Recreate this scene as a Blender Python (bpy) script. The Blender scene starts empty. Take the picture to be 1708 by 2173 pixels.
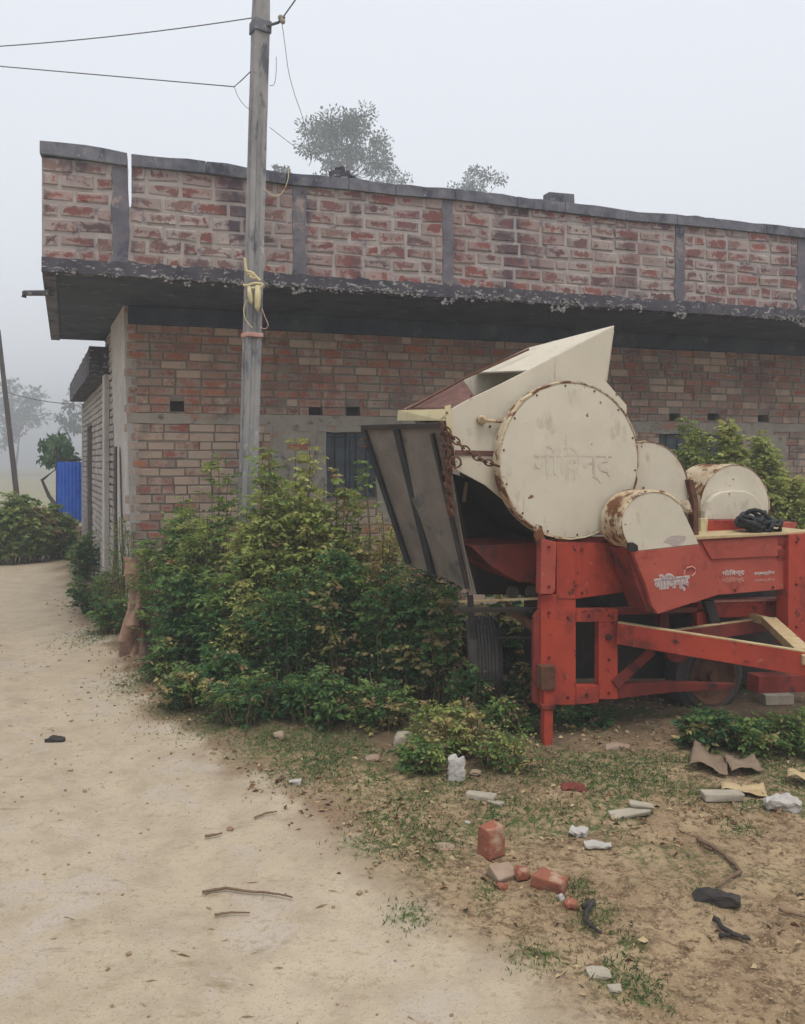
import bpy, bmesh, math, random
import numpy as np
from mathutils import Vector, Matrix, noise as mnoise
R = math.radians
random.seed(7); rng = np.random.default_rng(11)
sc = bpy.context.scene
C = sc.collection

# ---------------------------------------------------------------- camera, sky, sun, exposure
F = 1700.0; CX = 854.0; HY = 978.0; CAMH = 1.6      # image units: 1708 x 2173
cam_d = bpy.data.cameras.new('camera'); cam = bpy.data.objects.new('camera', cam_d); C.objects.link(cam)
cam.location = (0, 0, CAMH); cam.rotation_euler = (R(90), 0, 0)
cam_d.sensor_fit = 'VERTICAL'; cam_d.sensor_height = 24.0; cam_d.lens = 24.0 * F / 2173.0
cam_d.shift_y = -(1086.5 - HY) / 2173.0
cam_d.clip_start = 0.05; cam_d.clip_end = 2000
sc.camera = cam
SUN_EL, SUN_ROT = 68, 160
w = bpy.data.worlds.new('World'); sc.world = w; w.use_nodes = True
nt = w.node_tree; nt.nodes.clear()
sky = nt.nodes.new('ShaderNodeTexSky'); sky.sky_type = 'NISHITA'; sky.sun_disc = False
sky.sun_elevation = R(SUN_EL); sky.sun_rotation = R(SUN_ROT); sky.dust_density = 4.0; sky.air_density = 1.2
mixw = nt.nodes.new('ShaderNodeMix'); mixw.data_type = 'RGBA'; mixw.inputs[0].default_value = 0.86
mixw.inputs[7].default_value = (5.7, 5.88, 6.2, 1)
bg = nt.nodes.new('ShaderNodeBackground'); bg.inputs[1].default_value = 0.10
wo = nt.nodes.new('ShaderNodeOutputWorld')
nt.links.new(sky.outputs[0], mixw.inputs[6]); nt.links.new(mixw.outputs[2], bg.inputs[0]); nt.links.new(bg.outputs[0], wo.inputs[0])
sd = bpy.data.lights.new('sun', 'SUN'); sd.energy = 1.15; sd.angle = R(25); sd.color = (1, .955, .88)
so = bpy.data.objects.new('sun', sd); C.objects.link(so)
_az = R(SUN_ROT)
_dir = Vector((math.sin(_az) * math.cos(R(SUN_EL)), math.cos(_az) * math.cos(R(SUN_EL)), math.sin(R(SUN_EL))))
so.rotation_euler = _dir.to_track_quat('Z', 'Y').to_euler(); so.location = (0, 0, 30)
sc.view_settings.view_transform = 'Standard'; sc.view_settings.look = 'None'
sc.view_settings.exposure = 0.82; sc.view_settings.gamma = 1.0

# ---------------------------------------------------------------- helpers
def P(x, y, Y): return Vector(((x - CX) / F * Y, Y, CAMH + (HY - y) / F * Y))
def G(x, y, z=0.0):
    Y = F * (CAMH - z) / (y - HY); return Vector(((x - CX) / F * Y, Y, z))

class Plane:                      # an upright plane: origin, direction along it; off > 0 lies farther away
    def __init__(s, x0, y0, ang):
        s.o = Vector((x0, y0, 0)); s.d = Vector((math.cos(R(ang)), math.sin(R(ang)), 0)); s.n = Vector((-math.sin(R(ang)), math.cos(R(ang)), 0))
    def px(s, x, y, off=0.0):
        k = (x - CX) / F
        Y = (off + s.o.dot(s.n)) / (k * s.n.x + s.n.y); return P(x, y, Y)
    def at(s, u, v, z): return s.o + s.d * u + s.n * v + Vector((0, 0, z))
    def u(s, x, off=0.0): return (s.px(x, HY, off) - s.o).dot(s.d)

def vnoise(x, y, seed=0):
    xi = np.floor(x).astype(np.int64); yi = np.floor(y).astype(np.int64); fx = x - xi; fy = y - yi
    def h(a, b):
        n = (a * 374761393 + b * 668265263 + seed * 144665) & 0x7fffffff
        n = ((n ^ (n >> 13)) * 1274126177) & 0x7fffffff
        return ((n ^ (n >> 16)) & 0xffff) / 65535.0
    fx = fx * fx * (3 - 2 * fx); fy = fy * fy * (3 - 2 * fy)
    return (h(xi, yi) * (1 - fx) + h(xi + 1, yi) * fx) * (1 - fy) + (h(xi, yi + 1) * (1 - fx) + h(xi + 1, yi + 1) * fx) * fy
def fbm(x, y, o=4, seed=0):
    s = 0; a = .5
    for i in range(o): s = s + a * vnoise(x * 2 ** i, y * 2 ** i, seed + i); a *= .5
    return s

origin = {}
def thing(name, label, cat, loc=(0, 0, 0), group=None):
    o = bpy.data.objects.new(name, None); C.objects.link(o); o.location = Vector(loc); o.empty_display_size = .2
    origin[o.name] = Vector(loc); o['label'] = label; o['category'] = cat
    if group: o['group'] = group
    return o
def tag(o, label, cat, group=None, kind=None):
    if kind != 'structure': o['label'] = label; o['category'] = cat
    if kind: o['kind'] = kind
    if group: o['group'] = group
    return o
def link_mesh(name, me, mats, parent=None):
    if not isinstance(mats, (list, tuple)): mats = [mats]
    for m in mats: me.materials.append(m)
    o = bpy.data.objects.new(name, me); C.objects.link(o)
    n = len(me.vertices); co = np.empty(n * 3, np.float32); me.vertices.foreach_get('co', co); co = co.reshape(-1, 3)
    if parent is not None:
        org = origin[parent.name]; o.parent = parent
    else:
        mn = co.min(0); mx = co.max(0); org = Vector(((mn[0] + mx[0]) / 2, (mn[1] + mx[1]) / 2, mn[2])); o.location = org
    origin[o.name] = Vector(org)
    co = co - np.array(org, np.float32)[None]; me.vertices.foreach_set('co', co.ravel()); me.update()
    return o

class MB:
    def __init__(s): s.v = []; s.f = []; s.mi = []; s.uv = []; s.rn = []
    def face(s, idx, mi=0, uv=None, rn=0.0): s.f.append(tuple(idx)); s.mi.append(mi); s.uv.append(uv); s.rn.append(rn)
    def prism(s, pts, vec, mi=0):
        b = len(s.v); n = len(pts); vec = Vector(vec)
        s.v += [tuple(p) for p in pts] + [tuple(Vector(p) + vec) for p in pts]
        s.face(range(b, b + n), mi); s.face(range(b + 2 * n - 1, b + n - 1, -1), mi)
        for i in range(n):
            j = (i + 1) % n; s.face((b + i, b + n + i, b + n + j, b + j), mi)
        return s
    def box(s, c, size, M=None, mi=0, jit=0):
        M = M or Matrix.Identity(3); b = len(s.v); hx, hy, hz = (q / 2 for q in size); c = Vector(c)
        for x, y, z in ((-1, -1, -1), (1, -1, -1), (1, 1, -1), (-1, 1, -1), (-1, -1, 1), (1, -1, 1), (1, 1, 1), (-1, 1, 1)):
            s.v.append(tuple(c + M @ Vector((x * hx + random.uniform(-jit, jit), y * hy + random.uniform(-jit, jit), z * hz + random.uniform(-jit, jit)))))
        for f in ((0, 3, 2, 1), (4, 5, 6, 7), (0, 1, 5, 4), (1, 2, 6, 5), (2, 3, 7, 6), (3, 0, 4, 7)): s.face([b + i for i in f], mi)
        return s
    def tube(s, pts, r, n=8, cap=True, mi=0):
        pts = [Vector(p) for p in pts]; rs = r if isinstance(r, (list, tuple)) else [r] * len(pts); b = len(s.v)
        for i, p in enumerate(pts):
            t = (pts[min(i + 1, len(pts) - 1)] - pts[max(i - 1, 0)]).normalized()
            a = Vector((0, 0, 1)) if abs(t.z) < .9 else Vector((1, 0, 0)); u = t.cross(a).normalized(); v = t.cross(u)
            for k in range(n):
                an = 2 * math.pi * k / n; s.v.append(tuple(p + (u * math.cos(an) + v * math.sin(an)) * rs[i]))
        for i in range(len(pts) - 1):
            for k in range(n):
                k2 = (k + 1) % n; s.face((b + i * n + k, b + i * n + k2, b + (i + 1) * n + k2, b + (i + 1) * n + k), mi)
        if cap:
            s.face([b + k for k in range(n - 1, -1, -1)], mi); s.face([b + (len(pts) - 1) * n + k for k in range(n)], mi)
        return s
    def lathe(s, c, axis, prof, n=48, mi=0, a0=0, a1=360, up=None):      # prof: (radius, along axis)
        c = Vector(c); ax = Vector(axis).normalized(); up = Vector(up or (0, 0, 1)); u = up.cross(ax).normalized(); v = ax.cross(u)
        b = len(s.v); full = abs(a1 - a0) >= 360; m = n if full else n + 1
        for (r, h) in prof:
            for k in range(m):
                an = R(a0 + (a1 - a0) * k / n); s.v.append(tuple(c + ax * h + (u * math.cos(an) + v * math.sin(an)) * r))
        for i in range(len(prof) - 1):
            for k in range(n):
                k2 = (k + 1) % m; s.face((b + i * m + k, b + i * m + k2, b + (i + 1) * m + k2, b + (i + 1) * m + k), mi)
        return s
    def build(s, name, mat, parent=None, smooth=False, bevel=0, recalc=True, attr=False):
        me = bpy.data.meshes.new(name); me.from_pydata(s.v, [], s.f)
        me.polygons.foreach_set('material_index', s.mi)
        if attr:
            at = me.attributes.new('rnd', 'FLOAT', 'FACE'); at.data.foreach_set('value', s.rn)
            uvl = me.uv_layers.new(name='UVMap'); flat = []
            for f, uv in zip(s.f, s.uv):
                for i in range(len(f)): flat += list(uv[i]) if uv else [0.0, 0.0]
            uvl.data.foreach_set('uv', flat)
        if recalc:
            bm = bmesh.new(); bm.from_mesh(me); bmesh.ops.recalc_face_normals(bm, faces=bm.faces); bm.to_mesh(me); bm.free()
        if smooth: me.polygons.foreach_set('use_smooth', [True] * len(me.polygons))
        o = link_mesh(name, me, mat, parent)
        if bevel:
            md = o.modifiers.new('bevel', 'BEVEL'); md.width = bevel; md.segments = 2; md.limit_method = 'ANGLE'; md.angle_limit = R(40)
        return o

def rock(name, mat, c, size, rot=0, seed=0, parent=None, sub=2, amp=.28, smooth=False):
    bm = bmesh.new(); bmesh.ops.create_icosphere(bm, subdivisions=sub, radius=.5)
    for v in bm.verts:
        d = 1 + amp * (mnoise.noise(v.co * 2.3 + Vector((seed * 3.1, 0, 0)))) * 2
        v.co = v.co * d
        for k in range(3): v.co[k] = max(-.42, min(.42, v.co[k]))
    M = Matrix.Rotation(rot, 3, 'Z')
    for v in bm.verts:
        v.co = M @ Vector((v.co.x * size[0], v.co.y * size[1], v.co.z * size[2])) + Vector(c)
    me = bpy.data.meshes.new(name); bm.to_mesh(me); bm.free()
    if smooth: me.polygons.foreach_set('use_smooth', [True] * len(me.polygons))
    return link_mesh(name, me, mat, parent)

# ---------------------------------------------------------------- materials
def nmat(name):
    m = bpy.data.materials.new(name); m.use_nodes = True; n = m.node_tree; n.nodes.clear()
    out = n.nodes.new('ShaderNodeOutputMaterial'); b = n.nodes.new('ShaderNodeBsdfPrincipled'); n.links.new(b.outputs[0], out.inputs[0])
    return m, n, b, out
def mth(n, op, a, b=None, c=None):
    x = n.nodes.new('ShaderNodeMath'); x.operation = op
    for i, q in enumerate((a, b, c)):
        if q is None: continue
        if isinstance(q, (int, float)): x.inputs[i].default_value = q
        else: n.links.new(q, x.inputs[i])
    return x.outputs[0]
def mrange(n, v, a, b, c=0.0, d=1.0):
    x = n.nodes.new('ShaderNodeMapRange'); n.links.new(v, x.inputs[0])
    for i, q in enumerate((a, b, c, d)): x.inputs[i + 1].default_value = q
    return x.outputs[0]
def noise_n(n, vec, scale, detail=5, rough=.6, dist=0.0):
    x = n.nodes.new('ShaderNodeTexNoise'); x.inputs['Scale'].default_value = scale; x.inputs['Detail'].default_value = detail
    x.inputs['Roughness'].default_value = rough; x.inputs['Distortion'].default_value = dist
    if vec is not None: n.links.new(vec, x.inputs['Vector'])
    return x.outputs[0]
def vsc(n, vec, s):
    x = n.nodes.new('ShaderNodeVectorMath'); x.operation = 'MULTIPLY'; n.links.new(vec, x.inputs[0]); x.inputs[1].default_value = s; return x.outputs[0]
def mixc(n, f, a, b):
    x = n.nodes.new('ShaderNodeMix'); x.data_type = 'RGBA'
    if isinstance(f, (int, float)): x.inputs[0].default_value = f
    else: n.links.new(f, x.inputs[0])
    for i, q in ((6, a), (7, b)):
        if isinstance(q, tuple): x.inputs[i].default_value = (*q[:3], 1)
        else: n.links.new(q, x.inputs[i])
    return x.outputs[2]
def objc(n): return n.nodes.new('ShaderNodeTexCoord').outputs['Object']
def bump(n, b, h, s, d=.01):
    x = n.nodes.new('ShaderNodeBump'); x.inputs['Strength'].default_value = s; x.inputs['Distance'].default_value = d
    n.links.new(h, x.inputs['Height']); n.links.new(x.outputs[0], b.inputs['Normal'])

def M(name, c1, c2, scale=6, rough=.8, metallic=0, bmp=.25, bscale=60, spots=(), stretch=(1, 1, 1), spec=.3):
    """two-tone noise colour plus overlays (colour, scale, threshold, softness, stretch)"""
    m, n, b, out = nmat(name); oc = objc(n)
    f = mrange(n, noise_n(n, vsc(n, oc, stretch), scale, 6, .62), .33, .67)
    col = mixc(n, f, c1, c2)
    r = None
    for k, sp in enumerate(spots):
        c, s_, th, so_ = sp[:4]; st = sp[4] if len(sp) > 4 else (1, 1, 1)
        mp = n.nodes.new('ShaderNodeVectorMath'); mp.operation = 'MULTIPLY_ADD'; n.links.new(oc, mp.inputs[0]); mp.inputs[1].default_value = st; mp.inputs[2].default_value = (7.3 * k + 2, 3.1 * k, 5.7)
        g = mrange(n, noise_n(n, mp.outputs[0], s_, 6, .65), th, th + so_)
        col = mixc(n, g, col, c); r = g if r is None else mth(n, 'MAXIMUM', r, g)
    n.links.new(col, b.inputs['Base Color']); b.inputs['Roughness'].default_value = rough
    if r is not None and rough < .75: n.links.new(mrange(n, r, 0, 1, rough, .9), b.inputs['Roughness'])
    b.inputs['Metallic'].default_value = metallic; b.inputs['Specular IOR Level'].default_value = spec
    bump(n, b, mth(n, 'ADD', noise_n(n, oc, bscale, 4, .6), mth(n, 'MULTIPLY', noise_n(n, oc, 5.5, 2, .5), 4.0)), bmp, .004)
    return m

RUST = (.15, .058, .022); RUSTD = (.055, .026, .016); DIRT = (.16, .12, .08)
m_cream = M('cream_paint', (.60, .545, .44), (.52, .47, .375), 3.5, .6, bmp=.15, spots=[((.42, .37, .28), 8, .57, .12, (1, 1, .5)), ((.38, .28, .17), 6, .63, .10, (4, 4, .35)), (RUST, 15, .665, .03), (RUSTD, 34, .71, .03)])
m_cream2 = M('yellowed_cream_paint', (.60, .54, .33), (.50, .43, .25), 4, .6, bmp=.15, spots=[(RUST, 11, .60, .07), ((.33, .18, .07), 5, .6, .15, (1, 1, .3))])
m_rim = M('rusty_cream_rim', (.56, .49, .35), (.40, .27, .15), 9, .8, bmp=.4, spots=[(RUST, 8, .495, .06), (RUSTD, 20, .60, .05)])
m_rust = M('rusted_steel', (.15, .065, .035), (.07, .035, .022), 20, .85, bmp=.4)
m_rustm = M('maroon_rusted_sheet', (.17, .085, .065), (.10, .05, .04), 16, .85, bmp=.3)
m_red = M('faded_red_paint', (.42, .058, .030), (.30, .040, .026), 3, .6, bmp=.25, spots=[((.17, .035, .026), 6, .52, .15), ((.055, .025, .018), 15, .59, .08), ((.42, .13, .09), 26, .63, .06)])
m_redp = M('sun_bleached_red_panel', (.42, .088, .058), (.30, .058, .042), 2.5, .65, bmp=.15, spots=[((.24, .05, .038), 7, .55, .12), ((.12, .05, .03), 24, .63, .06), ((.42, .16, .12), 12, .62, .12)])
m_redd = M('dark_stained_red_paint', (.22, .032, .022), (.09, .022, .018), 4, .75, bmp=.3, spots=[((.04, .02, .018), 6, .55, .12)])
m_yel = M('worn_yellow_paint_edge', (.50, .40, .23), (.38, .27, .14), 12, .7, bmp=.2, spots=[(RUST, 25, .6, .08)])
m_tray = M('weathered_grey_brown_sheet', (.125, .105, .09), (.185, .155, .13), 5, .8, bmp=.3, bscale=45, spots=[((.055, .06, .062), 6, .54, .14), ((.23, .17, .13), 14, .64, .08, (1, 1, .3))])
m_dark = M('greasy_dark_steel', (.022, .020, .020), (.045, .035, .030), 8, .6, bmp=.3, metallic=.2)
m_black = M('black_rubber', (.014, .015, .017), (.03, .033, .036), 18, .7, bmp=.5)
m_tyre = M('dusty_tyre_rubber', (.045, .042, .040), (.085, .078, .070), 10, .9, bmp=.5)
m_colm = M('smeared_column_render', (.17, .155, .165), (.10, .098, .125), 7, .92, bmp=.8, bscale=30, spots=[((.30, .24, .22), 7, .56, .10), ((.055, .055, .075), 6, .58, .10)])
m_conc = M('stained_concrete', (.19, .19, .21), (.085, .088, .115), 6, .92, bmp=.8, bscale=30, spots=[((.05, .055, .075), 5, .53, .12, (1, 1, .6)), ((.33, .31, .30), 17, .62, .08)])
m_concd = M('dark_wet_concrete', (.085, .078, .09), (.045, .045, .058), 7, .95, bmp=.9, bscale=25, spots=[((.34, .32, .31), 22, .57, .06, (.6, .6, 1.4))])
m_sof = M('shade_toned_soffit_plaster', (.085, .10, .125), (.04, .052, .075), 2.5, .95, bmp=.8, bscale=20, spots=[((.16, .165, .175), 5, .58, .12), ((.02, .025, .04), 3, .58, .12)])  # plaster coloured darker to carry the shade under the overhang
m_cem = M('grey_cement_plaster', (.42, .38, .32), (.31, .275, .23), 5, .92, bmp=.8, bscale=30, spots=[((.17, .15, .13), 10, .57, .1), ((.42, .21, .15), 7, .60, .07, (.6, .6, 1.4))])
m_plast = M('whitewashed_plaster', (.52, .49, .46), (.40, .375, .35), 3, .92, bmp=.5, bscale=26, spots=[((.24, .20, .18), 9, .60, .09), ((.17, .15, .14), 24, .66, .05)])
m_lump = M('pale_mortar_crumbs', (.33, .31, .30), (.13, .125, .13), 14, .95, bmp=.6)
m_pole = M('weathered_precast_concrete', (.33, .32, .31), (.20, .20, .21), 7, .9, bmp=.9, bscale=40, spots=[((.10, .10, .11), 8, .54, .1, (1, 1, .35)), ((.40, .39, .36), 20, .62, .06, (1, 1, .5))], stretch=(1, 1, .3))
m_wire = M('oxidised_wire', (.10, .10, .105), (.16, .155, .15), 30, .6)
m_cord = M('bleached_twine', (.62, .54, .30), (.50, .43, .25), 30, .9)
m_pink = M('faded_pink_cloth', (.50, .24, .20), (.56, .36, .31), 20, .95)
m_blue = M('blue_painted_sheet', (.02, .10, .50), (.035, .14, .58), 6, .6, bmp=.2, spots=[((.02, .04, .14), 10, .58, .12)])
m_wood = M('dark_weathered_timber', (.075, .055, .045), (.04, .03, .027), 8, .9, bmp=.5, stretch=(4, 4, .5))
m_shut = M('blue_grey_shutter_paint', (.07, .085, .10), (.12, .14, .16), 8, .7, bmp=.2, spots=[(RUST, 20, .64, .07)])
m_mud = M('crumbling_red_clay', (.20, .12, .085), (.34, .22, .155), 14, .95, bmp=1.0, bscale=22, spots=[((.12, .08, .06), 11, .57, .1)])
m_clay = M('broken_orange_brick', (.30, .105, .06), (.21, .08, .055), 12, .92, bmp=.9, bscale=60, spots=[((.40, .30, .21), 9, .54, .12)])
m_clayl = M('mortar_coated_brick', (.33, .26, .19), (.26, .17, .12), 12, .95, bmp=.7, bscale=50)
m_stone = M('pale_stone', (.40, .355, .28), (.27, .235, .18), 10, .92, bmp=.5, bscale=30, spots=[((.2, .17, .13), 14, .62, .1)])
m_white = M('white_litter', (.48, .455, .42), (.32, .295, .265), 10, .7, bmp=.4)
m_card = M('soaked_brown_cardboard', (.25, .185, .125), (.19, .14, .10), 8, .95, bmp=.3, spots=[((.15, .09, .06), 9, .6, .1)])
m_maroon = M('maroon_rag', (.18, .045, .03), (.11, .03, .025), 15, .95)
m_blk = M('black_rag', (.025, .023, .022), (.055, .048, .042), 15, .9)
m_stick = M('dry_stick_bark', (.20, .13, .08), (.13, .085, .055), 20, .9, bmp=.5)
m_barkt = M('grey_tree_bark', (.10, .085, .07), (.06, .05, .042), 9, .95, bmp=.8)
m_stem = M('green_brown_stem', (.11, .10, .045), (.17, .13, .07), 12, .9)
m_txtw = M('chipped_white_lettering', (.62, .57, .52), (.48, .42, .39), 40, .8, spots=[((.40, .10, .07), 60, .62, .06)])
m_txtg = M('purple_grey_lettering', (.30, .20, .22), (.42, .33, .34), 40, .8)
m_txtp = M('faded_pink_lettering', (.56, .30, .26), (.47, .17, .13), 50, .8)
m_txtc = M('painted_over_lettering', (.60, .545, .44), (.50, .45, .36), 9, .6, spots=[((.43, .385, .31), 12, .56, .1)])
m_relief = m_txtc

def brick_mat(name, ramp, mortar, smear, washc=None, stain=None, stain_amt=0.0):
    """bricks with their own colour each; mortar smeared in from each brick's edges (UV 0..1 per brick)"""
    m, n, b, out = nmat(name); oc = objc(n)
    at = n.nodes.new('ShaderNodeAttribute'); at.attribute_name = 'rnd'
    cr = n.nodes.new('ShaderNodeValToRGB'); cr.color_ramp.interpolation = 'LINEAR'
    els = cr.color_ramp.elements; els[0].position = 0; els[0].color = (*ramp[0], 1); els[1].position = 1; els[1].color = (*ramp[-1], 1)
    for i, c in enumerate(ramp[1:-1]): e = els.new((i + 1) / (len(ramp) - 1)); e.color = (*c, 1)
    frac = mth(n, 'FRACT', at.outputs['Fac']); n.links.new(frac, cr.inputs[0])
    n1 = noise_n(n, oc, 9, 6, .65); n2 = noise_n(n, oc, 45, 4, .7); n3 = noise_n(n, oc, 2.2, 4, .6)
    col = mixc(n, mrange(n, n2, .35, .7), cr.outputs[0], mixc(n, .5, cr.outputs[0], (.10, .07, .065)))
    uv = n.nodes.new('ShaderNodeUVMap'); uv.uv_map = 'UVMap'; sx = n.nodes.new('ShaderNodeSeparateXYZ'); n.links.new(uv.outputs[0], sx.inputs[0])
    ex = mth(n, 'MINIMUM', sx.outputs[0], mth(n, 'SUBTRACT', 1, sx.outputs[0])); ey = mth(n, 'MINIMUM', sx.outputs[1], mth(n, 'SUBTRACT', 1, sx.outputs[1]))
    ed = mth(n, 'MINIMUM', mth(n, 'MULTIPLY', ex, 2.0), ey)                        # 0 at the edge, .5 in the middle
    thr = mth(n, 'ADD', mth(n, 'MULTIPLY', ed, .62), mth(n, 'ADD', mth(n, 'MULTIPLY', mth(n, 'SUBTRACT', noise_n(n, oc, 6.5, 6, .7, .5), .5), 1.9), mth(n, 'MULTIPLY', mth(n, 'SUBTRACT', n2, .5), .5)))
    sm = mth(n, 'MULTIPLY', mrange(n, thr, smear, smear + .13, 1, 0), mrange(n, noise_n(n, oc, 1.9, 4, .6), .32, .58, .35, 1))
    mc = mixc(n, mrange(n, n3, .35, .65), mortar, tuple(q * .72 for q in mortar))
    col = mixc(n, sm, col, mc)
    if washc:
        wf = mth(n, 'FLOOR', at.outputs['Fac']); wf = mth(n, 'MINIMUM', wf, 3)
        g = mth(n, 'MULTIPLY', wf, .33)
        g2 = mrange(n, mth(n, 'ADD', mth(n, 'MULTIPLY', n1, 1.0), mth(n, 'MULTIPLY', g, .62)), .66, .86)
        col = mixc(n, mth(n, 'MULTIPLY', g2, .85), col, washc)
    if stain:
        g = mrange(n, noise_n(n, vsc(n, oc, (1, 1, .45)), 2.6, 5, .62, .4), .53, .66); col = mixc(n, mth(n, 'MULTIPLY', g, stain_amt), col, stain)
    n.links.new(col, b.inputs['Base Color']); b.inputs['Roughness'].default_value = .93; b.inputs['Specular IOR Level'].default_value = .2
    h = mth(n, 'ADD', mth(n, 'MULTIPLY', n2, .5), mth(n, 'MULTIPLY', sm, .5)); bump(n, b, h, .6, .006)
    return m
m_bpar = brick_mat('weathered_parapet_brick', [(.27, .095, .08), (.19, .08, .075), (.24, .125, .11), (.10, .062, .07), (.32, .10, .075), (.20, .10, .09), (.27, .18, .15)], (.41, .35, .325), .115, stain=(.075, .062, .08), stain_amt=.9)
m_blow = brick_mat('red_wall_brick', [(.50, .17, .10), (.42, .145, .10), (.47, .26, .19), (.27, .11, .09), (.56, .20, .11), (.48, .33, .25), (.44, .19, .14)], (.40, .34, .29), .085, washc=(.54, .42, .33), stain=(.14, .12, .12), stain_amt=.5)
m_bwhite = brick_mat('whitewashed_brick', [(.50, .47, .43), (.42, .39, .36), (.54, .51, .47), (.46, .42, .38)], (.40, .37, .34), .05, stain=(.2, .17, .15), stain_amt=.5)
m_mort = M('recessed_mortar', (.40, .35, .325), (.30, .265, .255), 7, .95, bmp=.9, bscale=40, spots=[((.12, .10, .12), 5, .56, .12)])
m_mortl = M('deep_raked_mortar', (.20, .165, .14), (.30, .25, .21), 9, .95, bmp=.8, bscale=40)
m_mortw = M('dark_raked_joints', (.13, .115, .105), (.22, .20, .18), 12, .95, bmp=.8, bscale=40)

def leaf_mat(name, ramp, trans=.38, rough=.55):
    m, n, b, out = nmat(name)
    at = n.nodes.new('ShaderNodeAttribute'); at.attribute_name = 'tint'
    cr = n.nodes.new('ShaderNodeValToRGB'); els = cr.color_ramp.elements
    els[0].color = (*ramp[0], 1); els[1].color = (*ramp[-1], 1)
    for i, c in enumerate(ramp[1:-1]): e = els.new((i + 1) / (len(ramp) - 1)); e.color = (*c, 1)
    n.links.new(at.outputs['Fac'], cr.inputs[0]); n.links.new(cr.outputs[0], b.inputs['Base Color'])
    b.inputs['Roughness'].default_value = rough; b.inputs['Specular IOR Level'].default_value = .25
    t = n.nodes.new('ShaderNodeBsdfTranslucent'); n.links.new(cr.outputs[0], t.inputs[0])
    mx = n.nodes.new('ShaderNodeMixShader'); mx.inputs[0].default_value = trans
    n.links.new(b.outputs[0], mx.inputs[1]); n.links.new(t.outputs[0], mx.inputs[2]); n.links.new(mx.outputs[0], out.inputs[0])
    return m
# tint 0 .. 1 : deep green, mid green, olive, yellow green, dry brown
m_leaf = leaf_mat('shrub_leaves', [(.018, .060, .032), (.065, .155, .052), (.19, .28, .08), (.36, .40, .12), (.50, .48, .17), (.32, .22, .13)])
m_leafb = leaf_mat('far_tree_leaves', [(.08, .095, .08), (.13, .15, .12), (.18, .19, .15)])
m_grass = leaf_mat('grass_blades', [(.04, .10, .03), (.09, .17, .05), (.20, .22, .08), (.38, .30, .16)])
m_litter = leaf_mat('dead_leaf_litter', [(.10, .055, .03), (.20, .11, .06), (.33, .22, .12), (.46, .36, .2), (.07, .05, .035)], .05, .85)

# ---------------------------------------------------------------- ground
EDGE = [(-5.46, 12.83), (-3.25, 8.19), (-2.29, 6.45), (-1.77, 5.42), (-1.23, 4.59), (-.86, 4.11), (-.5, 3.67), (-.30, 3.31), (-.17, 3.08), (.07, 2.77), (.29, 2.54), (.46, 2.28), (.8, 1.5), (1.4, 0)]
ey_ = np.array([e[1] for e in EDGE][::-1]); ex_ = np.array([e[0] for e in EDGE][::-1])
def edge_x(Y): return np.where(Y > 12.83, -5.46 - (Y - 12.83) * .35, np.interp(Y, ey_, ex_))
def gheight(X, Y):
    d = np.clip((X - edge_x(Y)) / .5, 0, 1)
    q = edge_x(Y) - X; rut = -.022 * (np.exp(-((q - .75) / .16) ** 2) + np.exp(-((q - 2.15) / .18) ** 2)) * (.6 + .8 * fbm(X * 2, Y * 2, 2, 8))
    return rut + (.020 * (fbm(X * 1.3, Y * 1.3, 3, 5) - .45) + .016 * (fbm(X * 6, Y * 6, 3, 9) - .45) + d * .045 * (fbm(X * 11, Y * 11, 3, 2) - .45) + d * .03 * np.clip((Y - 3.6) / 1.5, 0, 1))
def axis(lo, hi, step, far):
    a = list(np.arange(lo, hi, step)); s = step
    x = hi
    while x < far: a.append(x); s *= 1.22; x += s
    x = lo - step; s = step
    while x > -far: a.insert(0, x); s *= 1.22; x -= s
    return np.array(a)
xs = axis(-4.2, 4.4, .028, 900); ys = axis(1.2, 7.0, .028, 900)
XX, YY = np.meshgrid(xs, ys); nx, ny = len(xs), len(ys)
near = np.clip(1 - (np.maximum(np.abs(XX) - 5, 0) + np.maximum(YY - 12, 0) + np.maximum(-YY, 0)) / 6, 0, 1)
ZZ = gheight(XX, YY) * near
co = np.stack([XX, YY, ZZ], -1).reshape(-1, 3)
idx = (np.arange(ny - 1)[:, None] * nx + np.arange(nx - 1)[None]).ravel()
quads = np.stack([idx, idx + 1, idx + nx + 1, idx + nx], 1)
me = bpy.data.meshes.new('ground'); me.vertices.add(len(co)); me.vertices.foreach_set('co', co.astype(np.float32).ravel())
me.loops.add(quads.size); me.loops.foreach_set('vertex_index', quads.astype(np.int32).ravel())
me.polygons.add(len(quads)); me.polygons.foreach_set('loop_start', (np.arange(len(quads)) * 4).astype(np.int32)); me.polygons.foreach_set('loop_total', np.full(len(quads), 4, np.int32))
me.update(calc_edges=True); me.polygons.foreach_set('use_smooth', [True] * len(quads))
dE = XX - edge_x(YY) + .30 * (fbm(XX * 2.2, YY * 2.2, 4, 21) - .47)
verge = np.clip(dE / .28, 0, 1) * np.clip(1.35 - np.abs(YY) / 40, 0, 1)
humus_shade = np.clip((YY - 4.15 + 1.2 * (fbm(XX * 1.8, YY * 1.8, 4, 33) - .47)) / .7, 0, 1) * np.clip(dE / .25, 0, 1)  # dark humus; also paints the shade under the machine into the soil
green = np.clip((fbm(XX * 2.0, YY * 2.0, 4, 44) - .46) * 9, 0, 1) * np.clip(dE / .3, 0, 1) * np.clip((YY - 2.9) / .6, 0, 1)
green = np.maximum(green, np.clip((YY - 14) / 4, 0, 1) * np.clip((np.abs(XX + 7) - 4), 0, 1))
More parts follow.
